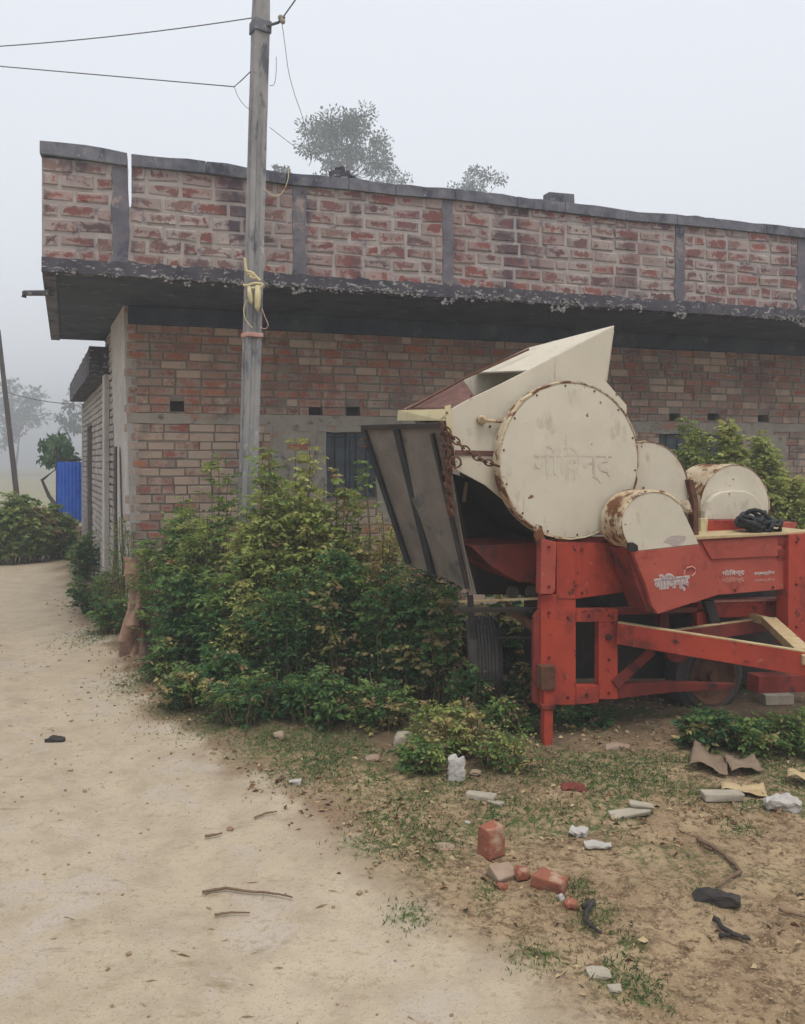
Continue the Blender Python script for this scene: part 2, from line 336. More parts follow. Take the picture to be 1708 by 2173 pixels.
patches = [(640, 1640, 60, 22), (690, 1635, 40, 14), (880, 1690, 60, 20), (950, 1660, 60, 26), (800, 1790, 60, 20), (880, 1770, 70, 26), (940, 1790, 40, 14), (915, 1825, 26, 14), (1032, 1893, 26, 10), (830, 1730, 60, 18), (700, 1600, 50, 18), (1040, 1745, 30, 18), (1060, 1700, 50, 18), (1150, 1640, 90, 24), (1250, 1650, 90, 22), (1370, 1660, 80, 24), (1480, 1680, 60, 18), (1180, 1715, 50, 14), (1610, 1710, 50, 14), (1570, 1760, 40, 10), (1330, 2085, 60, 22), (1290, 2060, 40, 16), (1375, 2110, 40, 14), (1140, 2030, 50, 12), (1340, 2010, 24, 12), (1500, 1905, 26, 12), (870, 1945, 40, 10), (1210, 1900, 40, 16), (1270, 1930, 40, 14), (460, 1545, 60, 18), (560, 1580, 60, 14), (390, 1500, 60, 20), (300, 1440, 40, 20), (220, 1340, 40, 20), (1450, 1620, 60, 16), (1650, 1640, 50, 20), (1250, 1960, 30, 14), (1230, 1880, 20, 10)]
for (px_, py_, rx, ry) in patches:
    g_ = G(px_, py_); rX = rx / F * g_.y * 1.15; rY = max(.07, abs(G(px_, py_ - ry).y - G(px_, py_ + ry).y) / 2 * 1.3)
    green = np.maximum(green, np.clip(1.25 * np.exp(-((XX - g_.x) / rX) ** 2 - ((YY - g_.y) / rY) ** 2) - .9 * (fbm(XX * 9, YY * 9, 3, 61) - .3), 0, 1))
far = np.clip((YY - 12.6) / .6, 0, 1) * np.clip(-(XX + 3) / 1, 0, 1)
green = np.maximum(green, far)
edgeb = np.exp(-((dE - .10) / .16) ** 2) * np.clip((YY - 2.9) / .8, 0, 1) * np.clip((fbm(XX * 5, YY * 5, 4, 77) - .34) * 5, 0, 1) * np.clip((13 - YY) / 2, 0, 1)
for nm, arr in (('verge', verge), ('humus_shade', humus_shade), ('green', green), ('edge', edgeb)):
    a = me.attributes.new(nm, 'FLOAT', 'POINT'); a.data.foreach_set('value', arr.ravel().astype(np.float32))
m_ground, n, b, out = nmat('packed_earth_and_litter'); oc = objc(n)
def att(nm):
    a = n.nodes.new('ShaderNodeAttribute'); a.attribute_name = nm; return a.outputs['Fac']
n_big = noise_n(n, oc, .9, 5, .6); n_mid = noise_n(n, oc, 5, 6, .65); n_fine = noise_n(n, oc, 28, 6, .7); n_vf = noise_n(n, oc, 110, 3, .7)
road = mixc(n, mrange(n, n_big, .35, .65), (.49, .41, .305), (.44, .365, .265))
road = mixc(n, mrange(n, n_mid, .42, .68), road, (.38, .31, .225))
road = mixc(n, mrange(n, noise_n(n, oc, 2.0, 5, .7, .6), .54, .66), road, (.46, .395, .33))
road = mixc(n, mrange(n, noise_n(n, vsc(n, oc, (.5, 1.6, 1)), 9, 6, .7), .60, .72), road, (.29, .22, .14))
road = mixc(n, mrange(n, n_fine, .55, .68), road, (.36, .285, .19))
road = mixc(n, mrange(n, n_vf, .60, .70), road, (.24, .185, .125))
ver = mixc(n, mrange(n, n_mid, .38, .62), (.42, .31, .19), (.29, .20, .12))
ver = mixc(n, mrange(n, noise_n(n, vsc(n, oc, (1, 1.4, 1)), 12, 6, .7, .5), .50, .62), ver, (.17, .11, .065))
ver = mixc(n, mrange(n, n_fine, .50, .64), ver, (.13, .085, .05))
ver = mixc(n, mrange(n, n_vf, .56, .66), ver, (.46, .35, .20))
col = mixc(n, att('verge'), road, ver)
col = mixc(n, mth(n, 'MULTIPLY', att('edge'), .75), col, mixc(n, mrange(n, n_fine, .4, .6), (.13, .075, .045), (.26, .16, .095)))
col = mixc(n, mth(n, 'MULTIPLY', att('humus_shade'), .8), col, mixc(n, mrange(n, n_fine, .4, .6), (.062, .046, .032), (.115, .08, .052)))
col = mixc(n, mth(n, 'MULTIPLY', att('green'), mrange(n, n_fine, .42, .6)), col, mixc(n, mrange(n, n_vf, .4, .6), (.055, .10, .03), (.11, .145, .045)))
n.links.new(col, b.inputs['Base Color']); b.inputs['Roughness'].default_value = .96; b.inputs['Specular IOR Level'].default_value = .15
hh = mth(n, 'ADD', mth(n, 'MULTIPLY', n_fine, mrange(n, att('verge'), 0, 1, .5, 1.3)), mth(n, 'MULTIPLY', n_vf, .35)); bump(n, b, hh, .8, .022)
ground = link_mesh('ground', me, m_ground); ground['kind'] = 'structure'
def gz(x, y): return float(gheight(np.array([x]), np.array([y]))[0])
def GG(x, y, dz=0.0):
    p = G(x, y); p.z = gz(p.x, p.y) + dz; return p

# ---------------------------------------------------------------- house
H = Plane(-2.84, 6.305, 17.2)
ZB, ZT = 3.09, 4.085
house = thing('brick_house', 'long red brick house with overhanging brick parapet behind the red machine', 'house', (-2.2, 7.7, 0))
def brick_field(mb, pl, v, u0, u1, z0, z1, L, Hh, gap, holes=(), out=.008, depth=.02, lean=None, wash=None, seedo=0, jit=.003, sm=.0):
    row = 0; z = z0
    while z < z1 - .02:
        zt = min(z + Hh - gap, z1); off = (row % 2) * L * .5 + random.uniform(-.02, .02)
        u = u0 - off
        while u < u1:
            ln = L * random.choice((1, 1, 1, 1, .5, .96, 1.05)); a, bb = max(u, u0), min(u + ln - gap, u1); u += ln
            if bb - a < .03: continue
            segs = [(a, bb)]
            for (hu0, hu1, hz0, hz1) in holes:
                if zt > hz0 + .01 and z < hz1 - .01:
                    ns = []
                    for (p, q) in segs:
                        if q <= hu0 or p >= hu1: ns.append((p, q)); continue
                        if hu0 - p > .02: ns.append((p, hu0))
                        if q - hu1 > .02: ns.append((hu1, q))
                    segs = ns
            for (p, q) in segs:
                zz0 = z + random.uniform(-jit, jit); zz1 = zt + random.uniform(-jit, jit); o_ = out + random.uniform(-.006, .005)
                c = .006; vv = v - o_
                L0 = lean(zz0) if lean else 0; L1 = lean(zz1) if lean else 0
                if p > u0 + 1e-4 or not lean: L0 = L1 = 0
                b0 = len(mb.v); j = lambda: random.uniform(-jit, jit)
                outer = [(p + L0, zz0), (q, zz0), (q, zz1), (p + L1, zz1)]
                inner = [(p + L0 + c + j(), zz0 + c + j()), (q - c + j(), zz0 + c + j()), (q - c + j(), zz1 - c + j()), (p + L1 + c + j(), zz1 - c + j())]
                for (a_, z_) in outer: mb.v.append(tuple(pl.at(a_, v + depth, z_)))
                for (a_, z_) in outer: mb.v.append(tuple(pl.at(a_, vv + c, z_)))
                for (a_, z_) in inner: mb.v.append(tuple(pl.at(a_, vv, z_)))
                wsh = wash((p + q) / 2, (zz0 + zz1) / 2) if wash else 0
                rn = wsh + random.uniform(.01, .98)
                UV = [(0, 0), (1, 0), (1, 1), (0, 1)]; IU = [(.04, .08), (.96, .08), (.96, .92), (.04, .92)]
                mb.face((b0 + 8, b0 + 9, b0 + 10, b0 + 11), 0, IU, rn)
                for k in range(4):
                    k2 = (k + 1) % 4
                    mb.face((b0 + 4 + k, b0 + 4 + k2, b0 + 8 + k2, b0 + 8 + k), 0, (UV[k], UV[k2], IU[k2], IU[k]), rn)
                    mb.face((b0 + k, b0 + k2, b0 + 4 + k2, b0 + 4 + k), 0, (UV[k], UV[k2], UV[k2], UV[k]), rn)
        z += Hh; row += 1
def backing(mb, pl, v, t, u0, u1, z0, z1, holes=(), mi=0):
    us = sorted({u0, u1} | {h[0] for h in holes} | {h[1] for h in holes}); zs = sorted({z0, z1} | {h[2] for h in holes} | {h[3] for h in holes})
    for i in range(len(us) - 1):
        for j in range(len(zs) - 1):
            cu, cz = (us[i] + us[i + 1]) / 2, (zs[j] + zs[j + 1]) / 2
            if any(h[0] < cu < h[1] and h[2] < cz < h[3] for h in holes): continue
            mb.prism([pl.at(us[i], v, zs[j]), pl.at(us[i + 1], v, zs[j]), pl.at(us[i + 1], v, zs[j + 1]), pl.at(us[i], v, zs[j + 1])], pl.n * t, mi)

# parapet: columns, brick panels, coping, with the open crack right of the corner column
cols = [(H.u(238), H.u(271)), (H.u(621), H.u(650)), (H.u(939), H.u(961)), (H.u(1432), H.u(1452)), (H.u(1692), H.u(1710))]
UEND = 9.6
crack0, crack1 = cols[0][1], cols[0][1] + .028
def coping_z(u): return ZT + .008 * math.sin(u * 2.1) + .006 * math.sin(u * 5.3 + 1) - .004 * u + (.02 if u < .6 else 0)
mbp = MB(); mbk = MB()
edges = [0.0]
for c in cols: edges += [c[0], c[1]]
edges.append(UEND)
segs = [(edges[i], edges[i + 1]) for i in range(0, len(edges), 2)]
segs[0] = (0.012, cols[0][0]); segs[1] = (crack1, cols[1][0])
mbk.prism([H.at(0.0, .008, ZB + .10), H.at(crack0, .008, ZB + .10), H.at(crack0, .008, ZT - .09), H.at(0.0, .008, ZT - .09)], H.n * .11)
mbk.prism([H.at(crack1, .008, ZB + .10), H.at(UEND, .008, ZB + .10), H.at(UEND, .008, ZT - .09), H.at(crack1, .008, ZT - .09)], H.n * .11)
mbk.prism([H.at(crack0, .012, ZB + .10), H.at(crack1, .012, ZB + .10), H.at(crack1, .012, ZT - .42), H.at(crack0, .012, ZT - .42)], H.n * .10)
for (a, b_) in segs:
    mbp = MB(); brick_field(mbp, H, 0, a, b_, ZB + .10, ZT - .09, .265, .118, .030, jit=.011, out=.002)
    par = mbp.build('parapet_panel', m_bpar, house, attr=True, recalc=False)
mbk.build('mortar_bed', m_mort, par)
for k, (a, b_) in enumerate(cols):
    lo = ZB + .02
    pts = []
    N = 10
    for i in range(N + 1): pts.append(H.at(a + random.uniform(-.014, .012), -.006, lo + (ZT - .085 - lo) * i / N))
    for i in range(N, -1, -1): pts.append(H.at(b_ + random.uniform(-.012, .014), -.006, lo + (ZT - .085 - lo) * i / N))
    MB().prism(pts, H.n * .115).build('column', m_colm, house, bevel=.004)
# coping in cast lengths
u = -.012; mb = MB()
while u < UEND:
    nu = u + random.uniform(.42, .7)
    if u < crack0 <= nu + .25: nu = crack0
    a = u; b_ = nu - .004
    z0a, z0b = coping_z(a), coping_z(b_)
    q = random.uniform(-.004, .004)
    pts = [H.at(a, -.03 + q, z0a - .10), H.at(b_, -.03 + q, z0b - .10), H.at(b_, -.03 + q, z0b + random.uniform(-.006, .004))]
    for t in (.75, .5, .25): uu = a + (b_ - a) * t; pts.append(H.at(uu, -.03 + q, coping_z(uu) + random.uniform(-.007, .006)))
    pts.append(H.at(a, -.03 + q, z0a + random.uniform(-.006, .004)))
    mb.prism(pts, H.n * .17)
    u = nu if nu != crack0 else crack1
cop = mb.build('coping', m_conc, house, bevel=.005); cop['label'] = 'dark stained concrete coping along the parapet top'
# slab edge with crumbs of spilled mortar
mb = MB()
N = 90
for i in range(N):
    a = UEND * i / N; b_ = UEND * (i + 1) / N
    mb.prism([H.at(a, -.015 + random.uniform(-.006, .006), ZB + random.uniform(-.008, .008)), H.at(b_, -.015, ZB), H.at(b_, -.012, ZB + .115), H.at(a, -.012, ZB + .115 + random.uniform(-.01, .02))], H.n * .10)
mb.build('slab_edge', m_concd, house)
mb = MB()
for i in range(900):
    u = random.uniform(.1, UEND); s_ = random.uniform(.004, .014) * random.choice((1, 1, 1.5)); z = ZB + random.gauss(.012, .018)
    if fbm(np.array([u * 3.0]), np.array([1.0]), 3, 3)[0] < .40: continue
    mb.box(H.at(u, -.022, z), (s_ * 1.7, s_, s_), Matrix.Rotation(random.uniform(0, 3), 3, random.choice('XYZ')), jit=s_ * .3)
for (a, b_) in cols[1:] + [(H.u(1170), H.u(1195))]:
    for i in range(14): s_ = random.uniform(.012, .028); mb.box(H.at(random.uniform(a - .01, b_ + .01), -.01, ZB - random.uniform(0, .06)), (s_, s_, s_), Matrix.Rotation(random.uniform(0, 3), 3, 'Y'), jit=s_ * .3)
mb.build('mortar_crumbs', m_lump, house)['kind'] = 'stuff'

# roof slab with soffit, both overhangs
def V2(x, y, z): return Vector((x, y, z))
SW0 = Vector((-2.67, 7.70, 0)); SD = Vector((-2.93, 6.3, 0)).normalized(); SN = Vector((-SD.y, SD.x, 0))   # side wall line; SN points left, away from the house
if SN.x > 0: SN = -SN
SW = lambda s_, o_, z: SW0 + SD * s_ + SN * o_ + Vector((0, 0, z))
cF = H.at(0, .02, 0); cB = Vector((-4.30, 9.80, 0)); cE = H.at(UEND, .02, 0); cR = cE + H.n * 7; cL = SW(2.35, -3.5, 0)
slab = [V2(cF.x, cF.y, ZB + .004), V2(cE.x, cE.y, ZB + .004), V2(cR.x, cR.y, ZB + .004), V2(cB.x + H.d.x * 1.5, cB.y + .46, ZB + .004), V2(cB.x, cB.y, ZB + .004)]
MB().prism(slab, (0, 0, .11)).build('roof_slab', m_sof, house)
# parapet return along the left side and the far side
mb = MB(); sdir = (cB - cF).normalized(); snn = Vector((-sdir.y, sdir.x, 0))
for (za, zb, t0) in ((ZB - .01, ZT - .02, .1),):
    a0 = cF + sdir * .10
    mb.prism([V2(a0.x, a0.y, za), V2(cB.x, cB.y, za), V2(cB.x, cB.y, zb), V2(a0.x, a0.y, zb)], -snn * t0 if snn.x < 0 else snn * t0)
mb.build('side_parapet', m_conc, house)
# drain pipe poking out left
MB().tube([P(108, 622, 6.6), P(52, 622, 6.9), P(50, 631, 6.9)], .024, 10).build('drain_pipe', m_concd, house)

# lower front wall
VL = 1.28
u_c = (H.px(262, 700, VL) - H.o).dot(H.d); lean = lambda z: (3.1 - z) * .028
def hu(x): return (H.px(x, HY, VL) - H.o).dot(H.d)
def hz(x, y): return H.px(x, y, VL).z
vents = []
for (xa, xb, ya, yb) in ((361, 391, 851, 873), (655, 684, 862, 884), (735, 764, 863, 884), (1420, 1443, 877, 893), (1502, 1527, 877, 892), (1609, 1631, 880, 895)):
    vents.append((hu(xa), hu(xb), hz(xa, yb), hz(xa, ya)))
wA = (hu(692), hu(798), hz(740, 1056), hz(740, 918)); wB = (hu(1398), hu(1575), .75, hz(1480, 921))
holes = vents + [wA, wB]
BANDT, BANDB = hz(350, 877), hz(350, 899)
pu0, pu1, pz0 = hu(562), hu(850), hz(700, 917)
r0, r1 = hu(1345), hu(1640)
mbl = MB(); mbk = MB()
def wash(u, z):
    if z > BANDT: return 1 if (z < BANDT + .35 and random.random() < .25) else (random.choice((1, 2)) if random.random() < .26 else 0)
    if z > BANDB - .2: return random.choice((0, 1, 2, 2))
    if u < hu(1000): return random.choice((3, 3, 2, 2, 1, 1, 0)) if z > .95 else random.choice((2, 1, 1, 0))
    return random.choice((0, 1, 2, 2))
brick_field(mbl, H, VL, u_c + .001, UEND, BANDT + .004, ZB - .01, .242, .0865, .013, holes=vents, lean=lean, wash=wash, out=.006)
brick_field(mbl, H, VL, u_c + .001, UEND, -.02, BANDB - .004, .242, .0865, .013, holes=[wA, wB], lean=lean, wash=wash, out=.006, jit=.005)
backing(mbk, H, VL + .008, .22, u_c + .1, UEND, -.1, ZB, holes)
low = mbl.build('front_wall', m_blow, house, attr=True, recalc=False); low['label'] = 'front wall of small red and limewashed bricks'
mbk.build('mortar_bed', m_mortl, low)
mb = MB()
Nn = 60
pts = [H.at(u_c + lean(BANDB) + (UEND - u_c) * i / Nn, VL - .014, BANDB + random.uniform(-.008, .008)) for i in range(Nn + 1)] + [H.at(u_c + lean(BANDT) + (UEND - u_c) * i / Nn, VL - .014, BANDT + random.uniform(-.006, .006)) for i in range(Nn, -1, -1)]
mb.prism(pts, H.n * .03)
mb.build('lintel_band', m_cem, house)
MB().prism([H.at(u_c + .04, VL - .05, ZB - .17), H.at(UEND, VL - .05, ZB - .17), H.at(UEND, VL - .05, ZB - .001), H.at(u_c + .04, VL - .05, ZB - .001)], H.n * .08).build('soffit_shade_strip', m_sof, house, bevel=.006)  # added dark strip in place of the shade below the overhang
mb = MB()
def rough_patch(u0, u1, z0, z1, v, n_=14, j=.012):
    p = [H.at(u0 + (u1 - u0) * i / n_, v, z0 + random.uniform(-j, j)) for i in range(n_ + 1)]
    p += [H.at(u1 + random.uniform(-j, j), v, z0 + (z1 - z0) * i / 4) for i in range(1, 4)]
    p += [H.at(u0 + (u1 - u0) * i / n_, v, z1 + random.uniform(-j, j) * .4) for i in range(n_, -1, -1)]
    p += [H.at(u0 + random.uniform(-j, j), v, z0 + (z1 - z0) * i / 4) for i in range(3, 0, -1)]
    MB().prism(p, H.n * .02).build('plaster_patch', m_cem, house)
rough_patch(pu0, pu1, wA[3] + .003, BANDB + .01, VL - .011)
rough_patch(pu0 + .05, wA[0] - .003, .95, wA[3] - .002, VL - .010)
rough_patch(wA[1] + .003, pu1 + .1, .95, wA[3] - .002, VL - .0105)
rough_patch(r0, r1, wB[3] + .003, BANDB + .01, VL - .0105)
rough_patch(wB[1] + .003, r1 + .2, 1.0, wB[3] - .002, VL - .011)
MB().prism([H.at(hu(590), VL - .005, hz(590, 870)), H.at(hu(612), VL - .005, hz(590, 870)), H.at(hu(612), VL - .005, ZB), H.at(hu(590), VL - .005, ZB)], H.n * .02).build('cement_seam', m_mortl, house)
mb = MB()
for h in vents: mb.prism([H.at(h[0] - .02, VL + .12, h[2] - .02), H.at(h[1] + .02, VL + .12, h[2] - .02), H.at(h[1] + .02, VL + .12, h[3] + .02), H.at(h[0] - .02, VL + .12, h[3] + .02)], H.n * .02)
for h in vents:
    v_ = MB(); v_.prism([H.at(h[0] + .002, VL + .10, h[2] + .002), H.at(h[1] - .002, VL + .10, h[2] + .002), H.at(h[1] - .002, VL + .10, h[3] - .002), H.at(h[0] + .002, VL + .10, h[3] - .002)], H.n * .03); v_.build('vent_hole', m_dark, house)
def window(h, nb):
    f = MB(); t = .045; v = VL + .05
    for (a, b_, z0, z1) in ((h[0], h[1], h[3] - t, h[3]), (h[0], h[1], h[2], h[2] + t), (h[0], h[0] + t, h[2] + t, h[3] - t), (h[1] - t, h[1], h[2] + t, h[3] - t)):
        f.prism([H.at(a, v, z0), H.at(b_, v, z0), H.at(b_, v, z1), H.at(a, v, z1)], H.n * .05)
    w_ = f.build('window', m_shut, house, bevel=.003)
    p = MB()
    mid = (h[0] + h[1]) / 2
    for (a, b_) in ((h[0] + t, mid - .004), (mid + .004, h[1] - t)):
        p.prism([H.at(a, v + .02, h[2] + t), H.at(b_, v + .02, h[2] + t), H.at(b_, v + .02, h[3] - t), H.at(a, v + .02, h[3] - t)], H.n * .02)
        for k in range(5):
            z = h[2] + t + (h[3] - h[2] - 2 * t) * (k + .5) / 5; p.prism([H.at(a + .03, v + .010, z - .05), H.at(b_ - .03, v + .010, z - .05), H.at(b_ - .03, v + .004, z + .04), H.at(a + .03, v + .004, z + .04)], H.n * .008)
    p.build('shutter', m_shut, w_)
    g = MB()
    for k in range(nb):
        u = h[0] + t + (h[1] - h[0] - 2 * t) * (k + .5) / nb; g.tube([H.at(u, v - .012, h[2] + .01), H.at(u, v - .012, h[3] - .01)], .007, 6)
    g.build('window_bar', m_dark, w_)
window(wA, 4); window(wB, 7)

# left side: pier, whitewashed brick wall, door, fascia of the lower rear part
class SidePlane(Plane):
    def __init__(s): s.o = SW0; s.d = SD; s.n = -SN
SP = SidePlane()
pier = MB(); zl = [-.05, .5, 1, 1.5, 2, 2.5, 3.09]
cu = u_c
for i in range(len(zl) - 1):
    z0, z1 = zl[i], zl[i + 1]
    def ring(z):
        A = H.at(cu + lean(z), VL - .012, z); B = A + SD * 1.35 + Vector((0, 0, 0)); return [A, B, B - SN * .3, A - SN * .3 + SD * .02]
    r0_, r1_ = ring(z0), ring(z1); b0 = len(pier.v); pier.v += [tuple(p) for p in r0_ + r1_]
    for k in range(4):
        k2 = (k + 1) % 4; pier.face((b0 + k, b0 + k2, b0 + 4 + k2, b0 + 4 + k))
pier.build('corner_pier', m_plast, house)
sb = MB(); sbk = MB()
S1 = 6.9
door = (4.6, 5.9, 0, 2.15)
brick_field(sb, SP, .02, 1.30, S1, -.02, 2.62, .242, .085, .016, holes=[door], out=.010, jit=.004)
brick_field(sb, SP, .02, 1.30, 2.35, 2.63, ZB - .01, .242, .085, .016, out=.010, jit=.004)
backing(sbk, SP, .034, .2, 1.2, S1, -.1, 2.62, [door]); backing(sbk, SP, .034, .2, 1.2, 2.35, 2.62, ZB)
sw = sb.build('side_wall', m_bwhite, house, attr=True, recalc=False); sw['label'] = 'whitewashed brick side wall along the track'
sbk.build('mortar_bed', m_mortw, sw)
# buttress strips on the side wall
MB().prism([SP.at(1.72, -.05, -.05), SP.at(1.98, -.05, -.05), SP.at(1.98, -.05, 2.6), SP.at(1.72, -.05, 2.6)], SP.n * .06).build('pilaster', m_plast, house, bevel=.006)
MB().prism([SP.at(.62, -.022, .1), SP.at(.86, -.022, .1), SP.at(.80, -.022, 1.75), SP.at(.62, -.022, 1.75)], SP.n * .012).build('timber_post', m_wood, house, bevel=.004)
d = MB().prism([SP.at(door[0], .1, 0), SP.at(door[1], .1, 0), SP.at(door[1], .1, 2.15), SP.at(door[0], .1, 2.15)], SP.n * .05)
dr = d.build('door', m_wood, house)
d = MB()
for k in range(6):
    a = door[0] + .02 + (door[1] - door[0] - .04) * k / 6; d.prism([SP.at(a, .085, .02), SP.at(a + .19, .085, .02), SP.at(a + .19, .085, 2.13), SP.at(a, .085, 2.13)], SP.n * .014)
d.build('door_plank', m_wood, dr)
fa = MB(); Nn = 26
pts = [SP.at(1.9 + (S1 - 1.9) * i / Nn, -.20, 2.62 + random.uniform(-.02, .01)) for i in range(Nn + 1)] + [SP.at(1.9 + (S1 - 1.9) * i / Nn, -.20, 2.92 + random.uniform(-.02, .02)) for i in range(Nn, -1, -1)]
fa.prism(pts, SP.n * 4.0); fa.build('rear_roof', m_concd, house)['label'] = 'dark crumbling roof edge of the lower rear rooms'
MB().prism([SP.at(S1, -.0, -.05), SP.at(S1 + .18, -.0, -.05), SP.at(S1 + .18, -.0, 2.6), SP.at(S1, 0, 2.6)], SP.n * 3.5).build('rear_wall', m_plast, house)
bw = [H.at(UEND, VL + .3, 0), H.at(UEND, 7, 0), V2(cB.x + H.d.x * 2, cB.y + 1, 0)]
MB().prism([H.at(UEND - .1, VL + .02, 0), H.at(UEND, VL + .02, 0), H.at(UEND, 7, 0), H.at(UEND - .1, 7, 0)], (0, 0, ZB)).build('end_wall', m_mortl, house)
MB().prism([cB + Vector((.9, .2, 0)), H.at(UEND - .2, 7, 0), H.at(UEND - .2, 6.8, 0), cB + Vector((.9, 0, 0))], (0, 0, ZT)).build('back_wall', m_mortl, house)

# things on the parapet
p = H.px(725, 370, .06); mb = MB()
for (du, dz, s_) in ((-.06, .03, .09), (.03, .03, .10), (.09, .01, .07), (-.01, .085, .07), (-.08, .07, .05)):
    mb.box(H.at(H.u(728) + du, .05, coping_z(H.u(728)) + dz), (s_ * 1.2, s_, s_ * .8), Matrix.Rotation(random.uniform(-.5, .5), 3, 'Y'), jit=.012)
tag(mb.build('rubble_heap', m_concd, bevel=.01), 'dark heap of broken masonry resting on the parapet coping right of the pole', 'rubble')
mb = MB(); mb.box(H.at(H.u(1191), .05, coping_z(H.u(1191)) + .045), (.27, .13, .095), Matrix.Rotation(R(17.2), 3, 'Z'), jit=.004)
tag(mb.build('concrete_block', m_conc, bevel=.006), 'pale grey block lying on the parapet coping above the hopper tip', 'block')

# ---------------------------------------------------------------- utility pole
PY = 6.3
pb = G(512, 978 + F * CAMH / PY); pole = thing('utility_pole', 'tall weathered concrete utility pole standing in the shrubs before the house', 'utility pole', (pb.x, pb.y, 0))
ptop = P(556, -70, PY); pbase = P(514, 978 + F * (CAMH + .3) / PY, PY)
axd = (ptop - pbase); Lp = axd.length; axd.normalize()
rz = Matrix.Rotation(R(33), 3, 'Z'); ux = rz @ Vector((1, 0, 0)); uy = rz @ Vector((0, 1, 0))
def hsec(w_, d_, g):   # H section outline
    return [(-w_, -d_), (-w_ * .42, -d_), (-w_ * .22, -d_ + g), (w_ * .22, -d_ + g), (w_ * .42, -d_), (w_, -d_), (w_, -d_ * .35), (w_ - g * .9, -d_ * .2), (w_ - g * .9, d_ * .2), (w_, d_ * .35), (w_, d_), (-w_, d_), (-w_, d_ * .35), (-w_ + g * .9, d_ * .2), (-w_ + g * .9, -d_ * .2), (-w_, -d_ * .35)]
mb = MB(); n_ = 26; prev = None; sec0 = None
for i in range(n_ + 1):
    t = i / n_; c = pbase + axd * (Lp * t); w_ = .0605 - .002 * t; g = .018 if t < .80 else .004
    if t > .93: w_ *= .93
    sec = hsec(w_, w_ * .82, g); b0 = len(mb.v)
    for (a, b_) in sec: mb.v.append(tuple(c + ux * (a + random.uniform(-.001, .001)) + uy * b_))
    if i:
        m_ = len(sec)
        for k in range(m_): mb.face((b0 - m_ + k, b0 - m_ + (k + 1) % m_, b0 + (k + 1) % m_, b0 + k))
    if i == n_: mb.face(range(b0, b0 + len(sec)))
mb.build('shaft', m_pole, pole)
def pa(y):   # pole centre at image row y
    t = (y + 70) / (978 + F * (CAMH + .3) / PY + 70); return ptop.lerp(pbase, t)
def ringbox(y, h, w_, mat, name):
    c = pa(y); m_ = MB(); pts = [c + ux * a + uy * b_ for (a, b_) in ((-w_, -w_ * .9), (w_, -w_ * .9), (w_, w_ * .9), (-w_, w_ * .9))]
    m_.prism([q - axd * h / 2 for q in pts], axd * h); return m_.build(name, mat, pole, bevel=.006)
ringbox(60, .095, .070, m_conc, 'clamp')
c0 = pa(60)
MB().tube([c0 + Vector((.05, -.03, .0)), P(590, 48, PY - .04), P(604, 36, PY - .04)], .011, 8).build('bracket', m_conc, pole)
ins = MB(); q = P(598, 42, PY - .05)
ins.lathe(q, (.5, 0, -1), [(.001, -.035), (.016, -.035), (.024, -.02), (.014, -.01), (.014, .0), (.024, .012), (.014, .03), (.001, .032)], 14); ins.build('insulator', m_stone, pole, smooth=True)
ringbox(712, .034, .071, m_pink, 'cloth_band')
# overhead and loose wires
def wire(name, label, pts, r=.0045, mat=None, sag=0, n_=16, cat='wire', group=None):
    pp = []
    for i in range(len(pts) - 1):
        a, b_ = Vector(pts[i]), Vector(pts[i + 1]); m_ = n_ if sag else 1
        for k in range(m_): t = k / m_; q = a.lerp(b_, t); q.z -= sag * 4 * t * (1 - t); pp.append(q)
    pp.append(Vector(pts[-1])); o = MB().tube(pp, r, 6).build(name, mat or m_wire, None, smooth=True); tag(o, label, cat, group); return o
wire('overhead_wire', 'upper overhead wire running from the pole clamp off to the left', [P(535, 38, PY), P(-260, 110, 6.6)], .0042, sag=.05)
wire('overhead_wire', 'lower overhead wire strung left from a knot beside the pole', [P(531, 152, PY), P(515, 168, PY), P(497, 184, PY), P(-260, 118, 6.6)], .0042)
wire('overhead_wire', 'overhead wire running up and away right from the pole clamp', [P(598, 40, PY - .05), P(625, 2, PY), P(760, -190, 5.9)], .006)
def curve_pts(px, Y, sub=6):
    P3 = [P(x, y, Y) for x, y in px]; out_ = []
    for i in range(len(P3) - 1):
        p0 = P3[max(i - 1, 0)]; p1 = P3[i]; p2 = P3[i + 1]; p3 = P3[min(i + 2, len(P3) - 1)]
        for k in range(sub):
            t = k / sub; out_.append(.5 * ((2 * p1) + (p2 - p0) * t + (2 * p0 - 5 * p1 + 4 * p2 - p3) * t * t + (3 * p1 - p0 - 3 * p2 + p3) * t ** 3))
    out_.append(P3[-1]); return out_
def looped(name, label, px, Y, r=.003, mat=None, cat='wire'):
    o = MB().tube(curve_pts(px, Y), r, 6).build(name, mat or m_wire, None, smooth=True); return tag(o, label, cat)
looped('loose_wire', 'thin loose wire hanging from the insulator down to the parapet', [(598, 48), (604, 90), (612, 150), (625, 200), (642, 250), (660, 330), (655, 352)], PY, .0028)
looped('loose_wire', 'short wire loop curling down just right of the pole top', [(572, 182), (582, 178), (586, 150), (586, 120)], PY - .08, .0024)
looped('loose_wire', 'slack wire drooping from the wire knot back to the pole', [(497, 184), (505, 205), (520, 225), (535, 235)], PY - .07, .0024)
looped('loose_wire', 'thin slack wire slanting right from the pole to the parapet', [(572, 270), (600, 292), (640, 322), (662, 338)], PY, .0024)
looped('loose_wire', 'pale wire loop hanging against the parapet bricks right of the pole', [(610, 350), (612, 375), (603, 402), (590, 415), (575, 412), (560, 400)], PY - .1, .0035, m_cord)
mb = MB().tube(curve_pts([(519, 548), (521, 563), (523, 575), (533, 578), (544, 588), (552, 596)], PY - .11), .011, 8)
mb.tube(curve_pts([(516, 604), (524, 606), (540, 601), (556, 603), (556, 608), (530, 612)], PY - .11), .010, 8)
